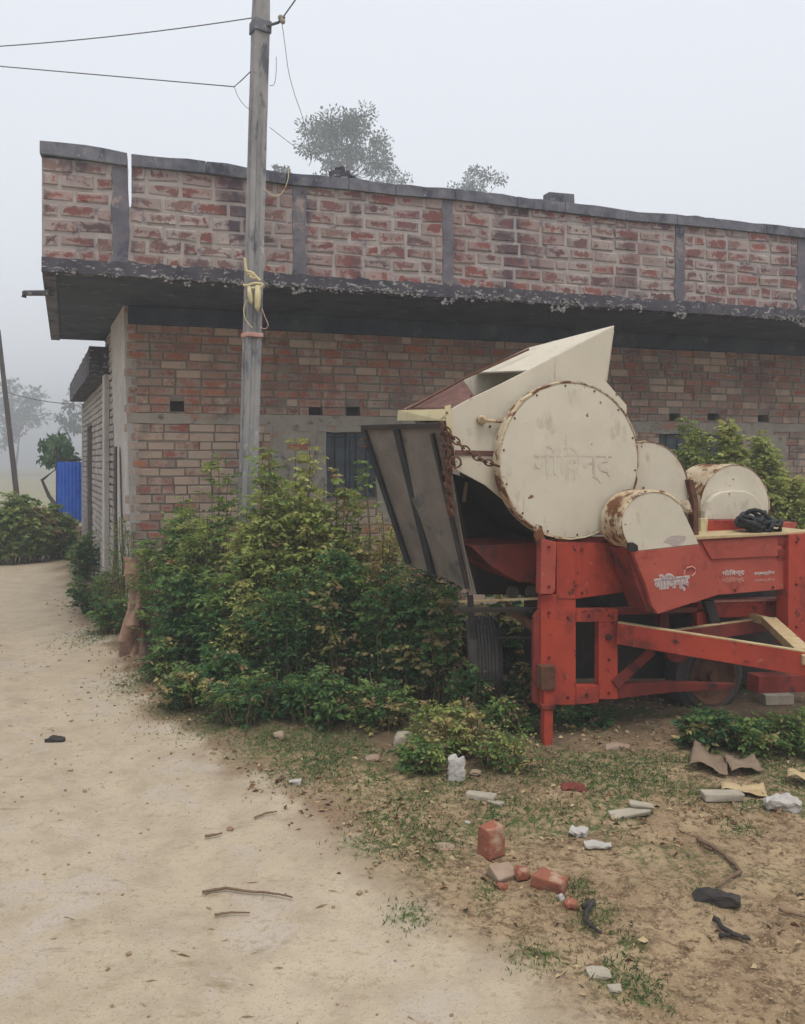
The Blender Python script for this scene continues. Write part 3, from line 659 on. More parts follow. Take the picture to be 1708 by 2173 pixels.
mb.tube(curve_pts([(525, 582), (540, 580), (530, 588), (545, 590)], PY - .11), .009, 8)
mb.tube([P(528, 608, PY - .12), P(530, 625, PY - .12), P(533, 640, PY - .12), P(534, 646, PY - .12)], [.012, .020, .016, .004], 8)
mb.tube([P(547, 606, PY - .12), P(547, 630, PY - .12), P(546, 652, PY - .12), P(548, 662, PY - .12)], [.018, .026, .022, .005], 8)
tag(mb.build('twine_knot', m_cord, smooth=True), 'yellowed twine and rag tails knotted round the utility pole', 'twine')
looped('twine_loop', 'thin twine loop sagging left of the knot on the pole', [(524, 636), (517, 655), (520, 675), (530, 690), (536, 696)], PY - .11, .0035, m_cord, 'twine')
looped('twine_loop', 'thin pinkish twine loop sagging right of the knot on the pole', [(556, 655), (562, 672), (569, 690), (562, 698), (552, 694)], PY - .11, .0035, m_pink, 'twine')

# ---------------------------------------------------------------- threshing machine
Q = Plane(.757, 4.5, 18.0)
th = thing('threshing_machine', 'old red and cream threshing machine with big round drum parked before the house', 'farm machine', (1.4, 4.9, 0))
def plate(name, px, off, t, mat, parent=th, bevel=.003, label=None):
    mb = MB().prism([Q.px(x, y, off) for x, y in px], Q.n * t); o = mb.build(name, mat, parent, bevel=bevel)
    if label: o['label'] = label
    return o
def rect(x0, x1, y0, y1): return [(x0, y0), (x1, y0), (x1, y1), (x0, y1)]
def disc(name, cx, cy, rpx, off, t, mat, rim=True, dome=.0, parent=th, a0=0, a1=360, rimmat=None):
    c = Q.px(cx, cy, off); r = rpx * c.y / F; mb = MB()
    prof = [(.0005, -dome), (r * .5, -dome * .8), (r * .93, -dome * .15), (r * .985, 0), (r, .006), (r, t), (.0005, t)]
    mb.lathe(c, Q.n, prof, 72, a0=a0, a1=a1); o = mb.build(name, mat, parent, bevel=0)
    for p_ in o.data.polygons: p_.use_smooth = False
    if rim:
        mb = MB()
        for k in range(72):     # rim band with a ragged rusted lip
            pass
        n_ = 120; b0 = 0; vs = []
        uu = Vector((0, 0, 1)).cross(Q.n).normalized(); vv = Q.n.cross(uu)
        prof2 = [(r * .988, -.003), (r * 1.008, -.005), (r * 1.018, .01), (r * 1.012, t + .004), (r * .99, t + .004)]
        for i, (rr, h) in enumerate(prof2):
            for k in range(n_):
                an = 2 * math.pi * k / n_; j = 1 + (.012 * (mnoise.noise(Vector((k * .45, i * .1, cx)))) if i < 3 else 0)
                mb.v.append(tuple(c + Q.n * h + (uu * math.cos(an) + vv * math.sin(an)) * rr * j))
        for i in range(len(prof2) - 1):
            for k in range(n_): k2 = (k + 1) % n_; mb.face((i * n_ + k, i * n_ + k2, (i + 1) * n_ + k2, (i + 1) * n_ + k))
        mb.build('rim', rimmat or m_rim, o)
    return o, c, r

# hopper: front plate, back plate, floor, right wall
hf_px = [(946, 893), (957, 868), (985, 852), (1060, 816), (1180, 755), (1304, 691), (1285, 808), (1330, 860), (1330, 1000), (1200, 1110), (1130, 1112), (1085, 1075), (1030, 1030), (968, 997), (963, 950)]
hop = plate('hopper', hf_px, .13, .012, m_cream, label='cream sheet metal feed hopper with a slanting pointed top')
hb = [(985, 803), (1120, 740), (1180, 722), (1180, 850), (1000, 1010), (955, 985), (857, 868)]
B3 = [Q.px(x, y, .74) for x, y in hb]
Fa = Q.px(1304, 691, .142)
MB().prism(B3, Q.n * .012).build('back_plate', m_cream, hop, bevel=.002)
def quad3(name, pts, mat, parent, t=.010, bev=0):
    pts = [Vector(p) for p in pts]; nn = (pts[1] - pts[0]).cross(pts[2] - pts[0]).normalized(); return MB().prism(pts, nn * t).build(name, mat, parent, bevel=bev)
# right slanting cover between the two plates (its inner face shows)
quad3('cover', [Q.px(1303, 694, .145), Q.px(1122, 741, .735), Q.px(1012, 793, .735), Q.px(1120, 789, .145)], m_cream, hop)
quad3('end_wall', [Q.px(1300, 700, .15), Q.px(1285, 808, .15), Q.px(1190, 830, .73), Q.px(1180, 730, .73)], m_cream, hop)
quad3('feed_floor', [Q.px(990, 905, .146), Q.px(1150, 1000, .146), Q.px(1060, 960, .72), Q.px(880, 888, .72)], m_rustm, hop)
quad3('feed_ramp', [Q.px(960, 868, .15), Q.px(1020, 862, .15), Q.px(980, 806, .73), Q.px(862, 869, .73)], m_rustm, hop)
MB().tube([P(868, 868, 4.9), P(985, 803, 4.95), P(1065, 767, 5.0), P(1122, 741, 5.05)], .008, 6).build('edge_bar', m_rust, hop)
# mouth lip facing left
LA = Q.px(955, 868, .13); LB = P(848, 871, 4.98); LC = P(846, 893, 4.98); LD = Q.px(946, 893, .13)
quad3('mouth_lip', [LA, LB, LC, LD], m_cream2, hop, .012)
MB().tube([LA + Vector((0, -.004, .003)), LB + Vector((0, -.004, .003))], .006, 6).build('lip_edge', m_rust, hop)
mb = MB(); mb.prism([Q.px(x, y, .121) for x, y in [(944, 862), (957, 858), (962, 950), (948, 905)]], Q.n * .008); mb.build('corner_strap', m_cream2, hop, bevel=.002)
plate('seam_strip', [(966, 955), (1058, 957), (1058, 968), (966, 966)], .122, .007, m_rustm, hop)
mb = MB(); q = Q.px(1022, 891, .11)
mb.tube([Q.px(1022, 892, .10), Q.px(1094, 896, .10)], .010, 10); mb.lathe(q, Q.n, [(.001, -.035), (.018, -.03), (.026, -.012), (.026, .012), (.001, .012)], 14); mb.lathe(q + Vector((-.012, 0, .01)), Q.n, [(.001, -.045), (.010, -.045), (.010, 0)], 8)
mb.build('latch_rod', m_rim, hop, smooth=True)
mb = MB()
for (x, y) in ((1000, 760 + 80), (1040, 905), (1050, 1000), (948, 876), (955, 925), (978, 985)): MB().lathe(Q.px(x, y, .122), Q.n, [(.001, -.006), (.006, -.005), (.007, .004)], 8).build('bolt', m_rust, hop)
# dark drum casing beneath the hopper
mb = MB(); c = Q.px(1190, 1000, .16); mb.lathe(c, Q.n, [(.001, 0), (.40, 0), (.40, .60), (.001, .60)], 56); mb.build('drum_casing', m_dark, th, smooth=False)
plate('chassis_box', [(1158, 1150), (1660, 1150), (1660, 1440), (1158, 1440)], .42, .30, m_dark, bevel=0)
plate('sieve_box', [(1000, 1160), (1160, 1150), (1160, 1240), (1100, 1235), (1040, 1200), (1010, 1170)], .20, .45, m_redd, bevel=0)
plate('rear_casing', [(962, 1005), (1100, 1060), (1150, 1120), (1152, 1262), (1012, 1262), (1000, 1180)], .62, .08, m_dark)
plate('under_box', [(975, 1290), (1145, 1290), (1145, 1300), (975, 1300)], .1, .03, m_dark)
# big drum
drum, dc, dr_ = disc('drum_cover', 1212, 977, 166, .0, .075, m_cream, dome=.012); drum['label'] = 'large round cream drum cover with a ragged rusty rim'
# second guard, behind right of the drum
g2, _, _ = disc('belt_guard', 1372, 1042, 105, .06, .05, m_cream, dome=.0)
plate('guard_flap', [(1395, 1058), (1462, 1062), (1476, 1100), (1440, 1062), (1430, 1066), (1450, 1120), (1440, 1120)], .03, .01, m_rim, g2)
MB().prism([Q.px(x, y, .02) for x, y in ((1462, 1018), (1471, 1018), (1481, 1060), (1483, 1140), (1472, 1140), (1472, 1066))], Q.n * .05).build('guard_edge', m_rust, g2)
# rear fan cylinder
fan, fc, fr = disc('fan_housing', 1560, 1075, 89, .30, .30, m_cream, dome=.006); fan['label'] = 'cream cylindrical fan housing at the right end'
c_ = Q.px(1560, 1075, .30)
plate('fan_inner_guard', [(1495, 1103), (1497, 1085), (1504, 1066), (1516, 1052), (1532, 1044), (1556, 1041), (1580, 1042), (1600, 1050), (1614, 1066), (1620, 1085), (1622, 1103)], .245, .045, m_cream, fan, .006)
plate('fan_outlet', [(1500, 1104), (1622, 1103), (1622, 1134), (1500, 1136)], .22, .08, m_red, fan)
plate('fan_bracket', [(1487, 1100), (1503, 1100), (1500, 1136), (1487, 1136)], .21, .03, m_cream2, fan)
# long red side box with lettering, flap and cream top rail
plate('side_panel', [(1455, 1145), (1672, 1133), (1668, 1250), (1535, 1262), (1455, 1262)], -.02, .34, m_redp, label='long red side panel with faded small lettering')
plate('flap', [(1488, 1148), (1662, 1139), (1658, 1180), (1510, 1187)], -.030, .008, m_redp)
mb = MB().prism([Q.px(1462, 1146, -.045), Q.px(1740, 1131, -.045), Q.px(1740, 1127, -.045), Q.px(1462, 1139, -.045)], Q.n * .40); mb.build('top_rail', m_yel, th, bevel=.002)
mb = MB()
for (x, y, s_) in ((1605, 1126, .05), (1630, 1128, .045), (1587, 1130, .03), (1665, 1127, .03)): MB().lathe(Q.px(x, y + 6, .02), (0, 0, 1), [(.001, s_ * .75), (s_ * .6, s_ * .6), (s_, s_ * .25), (s_ * 1.1, -.01)], 12).build('bearing_cap', m_yel, th, smooth=True)
plate('bearing_block', [(1655, 1112), (1672, 1108), (1692, 1109), (1690, 1120), (1662, 1124)], .25, .08, m_redp)
mb = MB()
for (y0, y1) in ((1140, 1156), (1166, 1184)): mb.prism([Q.px(x, y, -.035) for x, y in rect(1652, 1676, y0, y1)], Q.n * .02)
mb.build('hinge_plate', m_redd, th, bevel=.002)
# right end post
plate('end_post', [(1674, 1134), (1760, 1130), (1760, 1400), (1672, 1370)], -.06, .10, m_red)
# chute: upper cream cover, lower red body reaching down
OFC = -.24
def arc(cx, cy, r, a0, a1, n_=18): return [(cx + r * math.cos(R(a0 + (a1 - a0) * k / n_)), cy - r * math.sin(R(a0 + (a1 - a0) * k / n_))) for k in range(n_ + 1)]
up = arc(1388, 1112, 68, 28, 218, 26)
up_poly = [(1356, 1169), (1483, 1155), (1462, 1110)] + arc(1388, 1112, 68, 28, 205, 26) + [(1334, 1158)]
chute = plate('chute_cover', up_poly, OFC, .10, m_cream, label='small rounded cream cover above the red chute')
rimp = arc(1388, 1112, 68, 40, 215, 40); rimo = arc(1388, 1112, 73, 40, 215, 40)
mb = MB()
for k in range(40):
    j = .002 * mnoise.noise(Vector((k * .5, 0, 0)))
    a = [Q.px(*rimp[k], OFC - .004), Q.px(*rimo[k], OFC + .004), Q.px(*rimo[k + 1], OFC + .004), Q.px(*rimp[k + 1], OFC - .004)]
    mb.prism(a, Q.n * .006)
mb.build('cover_lip', m_rim, chute)
mb = MB(); ro = arc(1388, 1112, 71, 60, 225, 40)
for k in range(40):
    a = [Q.px(*ro[k], OFC + .006), Q.px(*ro[k + 1], OFC + .006)]
    mb.prism([a[0], a[1], a[1] + Q.n * .20, a[0] + Q.n * .20], (a[0] - Q.px(1388, 1112, OFC)).normalized() * .003)
mb.build('cover_band', m_rim, chute)
red_poly = [(1342, 1171), (1483, 1156), (1490, 1178), (1506, 1200), (1545, 1255), (1532, 1260), (1396, 1303), (1383, 1285), (1370, 1240), (1358, 1210)]
chr_ = plate('chute_body', red_poly, OFC, .20, m_redp, label='red chute body with white Hindi lettering')
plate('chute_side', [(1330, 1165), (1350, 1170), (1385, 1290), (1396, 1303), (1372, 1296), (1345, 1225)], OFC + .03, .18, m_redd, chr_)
plate('chute_bolt', [(1334, 1152), (1344, 1151), (1354, 1157), (1355, 1168), (1345, 1172), (1334, 1168)], OFC - .02, .02, m_dark, chute, .004)
plate('grease_patch', [(1408, 1150), (1414, 1143), (1424, 1137), (1440, 1136), (1456, 1138), (1452, 1150), (1440, 1158), (1428, 1158), (1420, 1152)], OFC - .002, .003, M('worn_pinkish_paint', (.36, .29, .27), (.46, .40, .36), 40, .8), chute, 0)
# main red frame: left post plate, box with the opening, top panel, leg
plate('front_post', [(1150, 1262), (1181, 1262), (1181, 1150), (1222, 1150), (1222, 1496), (1147, 1496), (1148, 1290)], .0, .05, m_red)
plate('post_flange', [(1133, 1310), (1147, 1290), (1147, 1496), (1132, 1492)], .01, .03, m_redd)
plate('bracket_plate', [(1149, 1143), (1181, 1150), (1178, 1252), (1173, 1260), (1147, 1261)], -.03, .06, m_redp)
plate('bracket_horn', [(1140, 1112), (1150, 1116), (1158, 1150), (1146, 1160), (1136, 1140)], -.02, .03, m_rim)
plate('upper_panel', [(1222, 1150), (1300, 1154), (1338, 1168), (1352, 1200), (1356, 1252), (1222, 1271)], .004, .05, m_red)
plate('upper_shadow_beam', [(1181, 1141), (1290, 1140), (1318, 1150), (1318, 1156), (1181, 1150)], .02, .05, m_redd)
plate('frame_top', rect(1222.5, 1311, 1292, 1320), .0, .05, m_red)
plate('frame_upright', rect(1271, 1311, 1320.5, 1484), .002, .05, m_red)
plate('frame_bottom', [(1222.5, 1455), (1270.5, 1455), (1270.5, 1492), (1222.5, 1495)], .0, .05, m_red)
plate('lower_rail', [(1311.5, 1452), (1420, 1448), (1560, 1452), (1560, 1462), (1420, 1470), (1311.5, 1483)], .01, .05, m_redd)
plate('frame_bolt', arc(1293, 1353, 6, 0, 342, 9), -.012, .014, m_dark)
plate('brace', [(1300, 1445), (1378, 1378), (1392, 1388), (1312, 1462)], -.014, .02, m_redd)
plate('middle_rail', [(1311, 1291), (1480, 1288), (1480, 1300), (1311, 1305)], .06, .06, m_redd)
leg = plate('leg', [(1154, 1440), (1177, 1440), (1177, 1496), (1174, 1508), (1173, 1560), (1171, 1587), (1156, 1587), (1154, 1560), (1155, 1508)], -.035, .045, m_red)
plate('leg_socket', rect(1149, 1179, 1414, 1464), -.048, .07, m_rust, leg)
plate('leg_collar', rect(1150, 1179, 1496, 1506), -.045, .065, m_redd, leg)
# rear rails and struts seen through the frame
plate('rear_rail', [(1480, 1281), (1669, 1275), (1669, 1307), (1480, 1312)], .14, .05, m_red)
plate('rail_top', [(1440, 1275), (1669, 1270), (1669, 1275), (1440, 1281)], .125, .08, m_txtp)
plate('hanger', [(1400, 1303), (1420, 1300), (1420, 1334), (1400, 1336)], .10, .05, m_redd)
plate('hanger', [(1479, 1300), (1508, 1292), (1514, 1325), (1505, 1336), (1480, 1336)], .08, .05, m_red)
plate('bent_strut', [(1493, 1276), (1516, 1274), (1524, 1300), (1534, 1336), (1512, 1338), (1506, 1310)], .03, .03, m_dark)
# towing frame: three bars, comes forward to the right
A3 = P(1311, 1343, 4.64); Ap = P(1400, 1358, 4.60); Fr = P(1712, 1408, 4.16); Br = P(1628, 1324, 5.20); Cr0 = P(1560, 1305, 5.25)
def bar(name, a, b_, w_, h, mat, parent=th, capm=None):
    a = Vector(a); b_ = Vector(b_); dd = (b_ - a).normalized(); s_ = dd.cross(Vector((0, 0, 1))).normalized(); upv = s_.cross(dd).normalized()
    pts = [a + s_ * w_ / 2 - upv * h / 2, a - s_ * w_ / 2 - upv * h / 2, a - s_ * w_ / 2 + upv * h / 2, a + s_ * w_ / 2 + upv * h / 2]
    o = MB().prism(pts, b_ - a).build(name, mat, parent, bevel=.003)
    if capm:
        z = upv * (h / 2 + .003); pts = [a + s_ * w_ / 2 + z, a - s_ * w_ / 2 + z, a - s_ * w_ / 2 + z - upv * .006, a + s_ * w_ / 2 + z - upv * .006]
        MB().prism(pts, b_ - a).build('worn_top_edge', capm, o)
    return o
bar('tow_bar', A3, Fr + (Fr - A3) * .08, .035, .125, m_red, capm=m_yel)
bar('tow_bar', Ap + Vector((.03, .03, 0)), Br, .03, .085, m_redd, capm=m_yel)
bar('tow_crosspiece', P(1632, 1318, 5.0), P(1722, 1402, 4.12), .085, .05, m_yel)
bar('tow_crosspiece', P(1560, 1300, 5.25), P(1634, 1320, 5.0), .04, .05, m_yel)
bar('step', P(1597, 1449, 4.75), P(1700, 1446, 4.85), .10, .10, m_redd)
# axle parts and rods under the feeder
bar('yellow_rod', P(975, 1277, 4.72), P(1150, 1270, 4.66), .014, .014, m_yel)
bar('dark_rail', P(1046, 1353, 4.9), P(1145, 1352, 4.75), .04, .014, m_dark)
bar('diagonal_stay', P(1075, 1288, 4.95), P(1150, 1345, 4.62), .03, .045, m_rust)
bar('axle', P(1030, 1420, 5.08), P(1480, 1422, 5.35), .05, .05, m_dark)
for (cx_, cy_) in ((1090, 1258), (1130, 1256)): disc('pulley', cx_, cy_, 13, .45, .03, m_tray, rim=False)
# wheels
def wheel(c, axis_, r, w_, rr):
    mb = MB(); prof = [(rr, -w_ / 2), (rr + .03, -w_ / 2 - .012), (r - .04, -w_ / 2 - .008), (r - .008, -w_ / 2 + .02)]
    k_ = 7
    for i in range(k_):
        t = (i + .5) / k_; x = -w_ / 2 + .024 + (w_ - .048) * t; prof += [(r, x - .008), (r, x + .006), (r - .010, x + .008), (r - .010, x + .0125)]
    prof += [(r - .008, w_ / 2 - .02), (r - .04, w_ / 2 + .008), (rr + .03, w_ / 2 + .012), (rr, w_ / 2)]
    mb.lathe(c, axis_, prof, 56); ty = mb.build('wheel', m_tyre, th)
    mb = MB(); mb.lathe(c, axis_, [(rr + .006, -w_ / 2 - .006), (rr + .012, -w_ / 2 - .016), (rr, -w_ / 2 - .012), (rr - .02, -w_ / 2 + .03), (rr * .5, -w_ / 2 + .05), (rr * .42, -w_ / 2 + .02), (.03, -w_ / 2 + .015), (.03, -w_ / 2 - .02), (.001, -w_ / 2 - .02)], 40)
    mb.build('wheel_rim', m_rust, ty); return ty
wheel(P(1022, 1402, 5.15), (1, .02, 0), .285, .19, .17)
wheel(P(1492, 1428, 5.22), Q.n, .255, .17, .168)
# tray hanging under the feeder mouth
TA = P(941, 897, 4.47); TB = P(771, 903, 4.98); TCp = P(872, 1203, 5.02); TD = P(1001, 1256, 4.52)
mid = lambda a, b_, t: a.lerp(b_, t)
tn = (TB - TA).cross(TD - TA).normalized()
if tn.y > 0: tn = -tn
edge = [TA, TD]
Nn = 14; low_e = [mid(TD, TCp, i / Nn) + Vector((0, 0, .02 * math.sin(math.pi * i / Nn) + random.uniform(-.004, .004))) for i in range(Nn + 1)]
tray = MB().prism([TA] + low_e + [TB], tn * .006).build('feed_tray', m_tray, th); tray['label'] = 'grey brown sheet metal feeding tray hanging at the left end'
def tbar(name, s0, s1, t0, t1, w_, mat=m_black):   # a rib on the tray face, in tray coordinates: s across, t down
    f = lambda s_, t: mid(mid(TA, TB, s_), mid(TD, TCp, s_), t); a, b_ = f(s0, t0), f(s1, t1)
    dd = (b_ - a).normalized(); side = dd.cross(tn).normalized() * w_ / 2
    return MB().prism([a + side + tn * .006, b_ + side + tn * .006, b_ - side + tn * .006, a - side + tn * .006], tn * .022).build(name, mat, tray, bevel=.002)
tbar('rib', .55, .58, .03, .985, .045); tbar('rib', .985, .985, .02, .97, .035); tbar('top_flange', .0, 1.0, .012, .012, .03, m_dark); tbar('rib', .13, .025, .06, .98, .020, m_dark)
bar('tray_stay', mid(TD, TCp, .05) + Vector((.01, .03, -.01)), mid(TD, TCp, .02) + Vector((.02, .05, -.28)), .03, .03, m_dark)
bar('tray_arm', P(958, 1080, 4.60), P(1003, 1262, 4.56), .02, .04, m_tray)
bar('wood_peg', P(990, 1022, 4.75), P(984, 1065, 4.75), .03, .02, m_card)
# chains
def chain(name, pts, link=.036, wire_r=.0045, parent=th):
    mb = MB(); pts = [Vector(p) for p in pts]; d = [0]
    for i in range(1, len(pts)): d.append(d[-1] + (pts[i] - pts[i - 1]).length)
    s_ = 0; k = 0
    while s_ < d[-1]:
        i = max(j for j in range(len(d)) if d[j] <= s_); i = min(i, len(pts) - 2); t = (s_ - d[i]) / max(1e-6, d[i + 1] - d[i]); c = pts[i].lerp(pts[i + 1], t); dd = (pts[i + 1] - pts[i]).normalized()
        a = Vector((0, 1, 0)) if k % 2 else Vector((0, 0, 1)); sv = dd.cross(a).normalized(); sv = Matrix.Rotation(random.uniform(-.4, .4), 3, dd) @ sv
        loop = [c + dd * (link * .62 * math.cos(q)) + sv * (link * .40 * math.sin(q)) for q in [2 * math.pi * j / 12 for j in range(13)]]
        mb.tube(loop, wire_r, 6, cap=False); s_ += link * .86; k += 1
    return mb.build(name, m_rust, parent, smooth=True)
chain('chain', curve_pts([(940, 903), (962, 930), (990, 955), (1020, 975), (1052, 987)], 4.36), .042, .0055)
chain('chain', curve_pts([(938, 915), (944, 960), (948, 1020), (955, 1090)], 4.44), .038, .006)
chain('chain', curve_pts([(946, 915), (956, 965), (952, 1030), (962, 1100)], 4.43), .038, .006)
for (x, y, r_) in ((966, 981, .030), (773, 940, .026)):
    c = P(x, y, 4.36 if x > 900 else 4.96); mb = MB(); mb.tube([c + Vector((r_ * math.cos(q), 0, r_ * math.sin(q))) for q in [2 * math.pi * k / 18 for k in range(19)]], .006, 6, cap=False); mb.build('ring', m_rust, tray if x < 900 else hop, smooth=True)
for (x, y, o_) in ((1165, 1160, -.034), (1165, 1245, -.034), (1235, 1165, .0), (1330, 1180, .0), (1235, 1258, .0), (1165, 1300, -.002), (1205, 1310, -.002), (1165, 1395, -.002), (1205, 1480, -.002), (1250, 1306, -.002), (1292, 1306, -.002), (1292, 1400, -.0), (1292, 1470, .0), (1245, 1474, -.002), (1690, 1150, -.062), (1690, 1240, -.062), (1690, 1330, -.062), (1500, 1250, -.022), (1560, 1252, -.022), (1640, 1246, -.022)):
    MB().lathe(Q.px(x, y, o_), Q.n, [(.001, -.012), (.005, -.012), (.005, -.006), (.009, -.006), (.009, .002)], 6).build('frame_bolt', m_redd, th)
for k in range(14):
    a = 2 * math.pi * (k + .3) / 14; uu = Vector((0, 0, 1)).cross(Q.n).normalized(); vv = Q.n.cross(uu)
    MB().lathe(dc + (uu * math.cos(a) + vv * math.sin(a)) * dr_ * .955, Q.n, [(.001, -.007), (.005, -.006), (.007, .002)], 8).build('cover_bolt', m_rust, drum)
disc('drive_pulley', 1262, 1225, 26, .30, .05, m_dark, rim=False)
disc('drive_pulley', 1440, 1372, 34, .22, .05, m_redd, rim=False)
MB().tube([Q.px(1262, 1197, .32), Q.px(1440, 1336, .24)], .009, 6).tube([Q.px(1255, 1252, .32), Q.px(1432, 1406, .24)], .009, 6).build('drive_belt', m_black, th)
plate('weld_seam', [(1181, 1268), (1222, 1270), (1222, 1272), (1181, 1271)], -.004, .006, m_redd)
# lettering
def lettering(name, body, x, y, off, width, mat, parent, extr=.0015, offset=.0, tilt=0, shear=0, squash=1):
    cu_ = bpy.data.curves.new('txt', 'FONT'); cu_.body = body; cu_.size = 1; cu_.extrude = 0.001; cu_.offset = offset; cu_.align_x = 'CENTER'; cu_.align_y = 'CENTER'; cu_.shear = shear
    to = bpy.data.objects.new('txt', cu_); me_ = bpy.data.meshes.new_from_object(to)
    vs = np.array([v.co[:] for v in me_.vertices])
    if len(vs) == 0: return None
    mn, mx = vs.min(0), vs.max(0); s_ = width / (mx[0] - mn[0]); c = Q.px(x, y, off); ct, st = math.cos(R(tilt)), math.sin(R(tilt))
    for v in me_.vertices:
        a = (v.co.x - (mn[0] + mx[0]) / 2) * s_; b_ = (v.co.y - (mn[1] + mx[1]) / 2) * s_ * squash; a, b_ = a * ct - b_ * st, a * st + b_ * ct
        v.co = c + Q.d * a + Vector((0, 0, b_)) - Q.n * (extr if v.co.z > 0 else 0)
    me_.name = name; bpy.data.objects.remove(to)
    o = link_mesh(name, me_, mat, parent); return o
NAME = 'गोिवन्द'
lettering('lettering', NAME, 1426, 1237, OFC - .001, .235, m_txtw, chr_, .0015, offset=.075, tilt=2.5, squash=1.0)
lettering('lettering', NAME, 1426, 1237, OFC - .003, .225, m_txtg, chr_, .0015, offset=.012, tilt=2.5, squash=1.0)
mb = MB().tube([Q.px(x, y, OFC - .003) for x, y in ((1452, 1221), (1452, 1212), (1458, 1205), (1468, 1202), (1475, 1207), (1475, 1216), (1468, 1223))], .0045, 6); mb.build('swirl', m_txtp, chr_)
lettering('lettering', 'गोिवन्द', 1556, 1216, -.0215, .165, m_txtw, th, .0015, offset=.02, squash=.6)
lettering('lettering', 'इन्डस्ट्रीज', 1622, 1216, -.0215, .155, m_txtw, th, .0015, offset=.02, squash=.6)
lettering('lettering', 'गोिवन्द', 1556, 1231, -.0215, .165, m_txtp, th, .001, offset=.02, squash=.6)
lettering('lettering', 'इन्डस्ट्रीज', 1622, 1231, -.0215, .155, m_txtp, th, .001, offset=.02, squash=.6)
lettering('lettering', NAME, 1218, 985, -.0118, .50, m_txtc, drum, .0006, offset=.0)
# rubber belt bundle lying on the box
mb = MB(); bc = Q.px(1607, 1112, .06)
for k in range(16):
    rr = random.uniform(.035, .075); a = random.uniform(0, 3); cc = bc + Vector((random.uniform(-.10, .10), random.uniform(-.03, .05), random.uniform(-.025, .03)))
    Mx = Matrix.Rotation(random.uniform(0, 6), 3, 'Z') @ Matrix.Rotation(random.uniform(-1.2, 1.2), 3, 'X')
    mb.tube([cc + Mx @ Vector((rr * math.cos(q) * 1.2, rr * math.sin(q), .01 * math.sin(3 * q))) for q in [2 * math.pi * j / 16 for j in range(17)]], .014, 6, cap=False)
tag(mb.build('rubber_belt', m_black, smooth=True), 'tangled black rubber belt heaped on the machine below the fan housing', 'belt')

# ---------------------------------------------------------------- foliage
def leafmesh(name, pos, dr, size, tint, mat, parent=None, ratio=.42, fold=.25):
    n_ = len(pos); pos = np.asarray(pos, float); dr = np.asarray(dr, float); dr /= np.linalg.norm(dr, axis=1, keepdims=True) + 1e-9
    rv = rng.normal(size=(n_, 3)); rv[:, 2] += .9; sd_ = np.cross(dr, rv); sd_ /= np.linalg.norm(sd_, axis=1, keepdims=True) + 1e-9; nn = np.cross(sd_, dr)
    s_ = np.asarray(size)[:, None]
    a = pos; tip = pos + dr * s_ - nn * s_ * .12; m_ = pos + dr * s_ * .45; l = m_ - sd_ * s_ * ratio * .5 + nn * s_ * fold * .3; r = m_ + sd_ * s_ * ratio * .5 + nn * s_ * fold * .3
    co_ = np.stack([a, r, tip, l], 1).reshape(-1, 3).astype(np.float32)
    q = np.arange(n_)[:, None] * 4; tri = np.concatenate([q + np.array([0, 1, 2]), q + np.array([0, 2, 3])], 1).astype(np.int32).ravel()
    me_ = bpy.data.meshes.new(name); me_.vertices.add(n_ * 4); me_.vertices.foreach_set('co', co_.ravel())
    me_.loops.add(n_ * 6); me_.loops.foreach_set('vertex_index', tri); me_.polygons.add(n_ * 2)
    me_.polygons.foreach_set('loop_start', (np.arange(n_ * 2) * 3).astype(np.int32)); me_.polygons.foreach_set('loop_total', np.full(n_ * 2, 3, np.int32))
    me_.update(calc_edges=True)
    at = me_.attributes.new('tint', 'FLOAT', 'POINT'); at.data.foreach_set('value', np.repeat(np.clip(tint, 0, 1), 4).astype(np.float32))
    return link_mesh(name, me_, mat, parent)

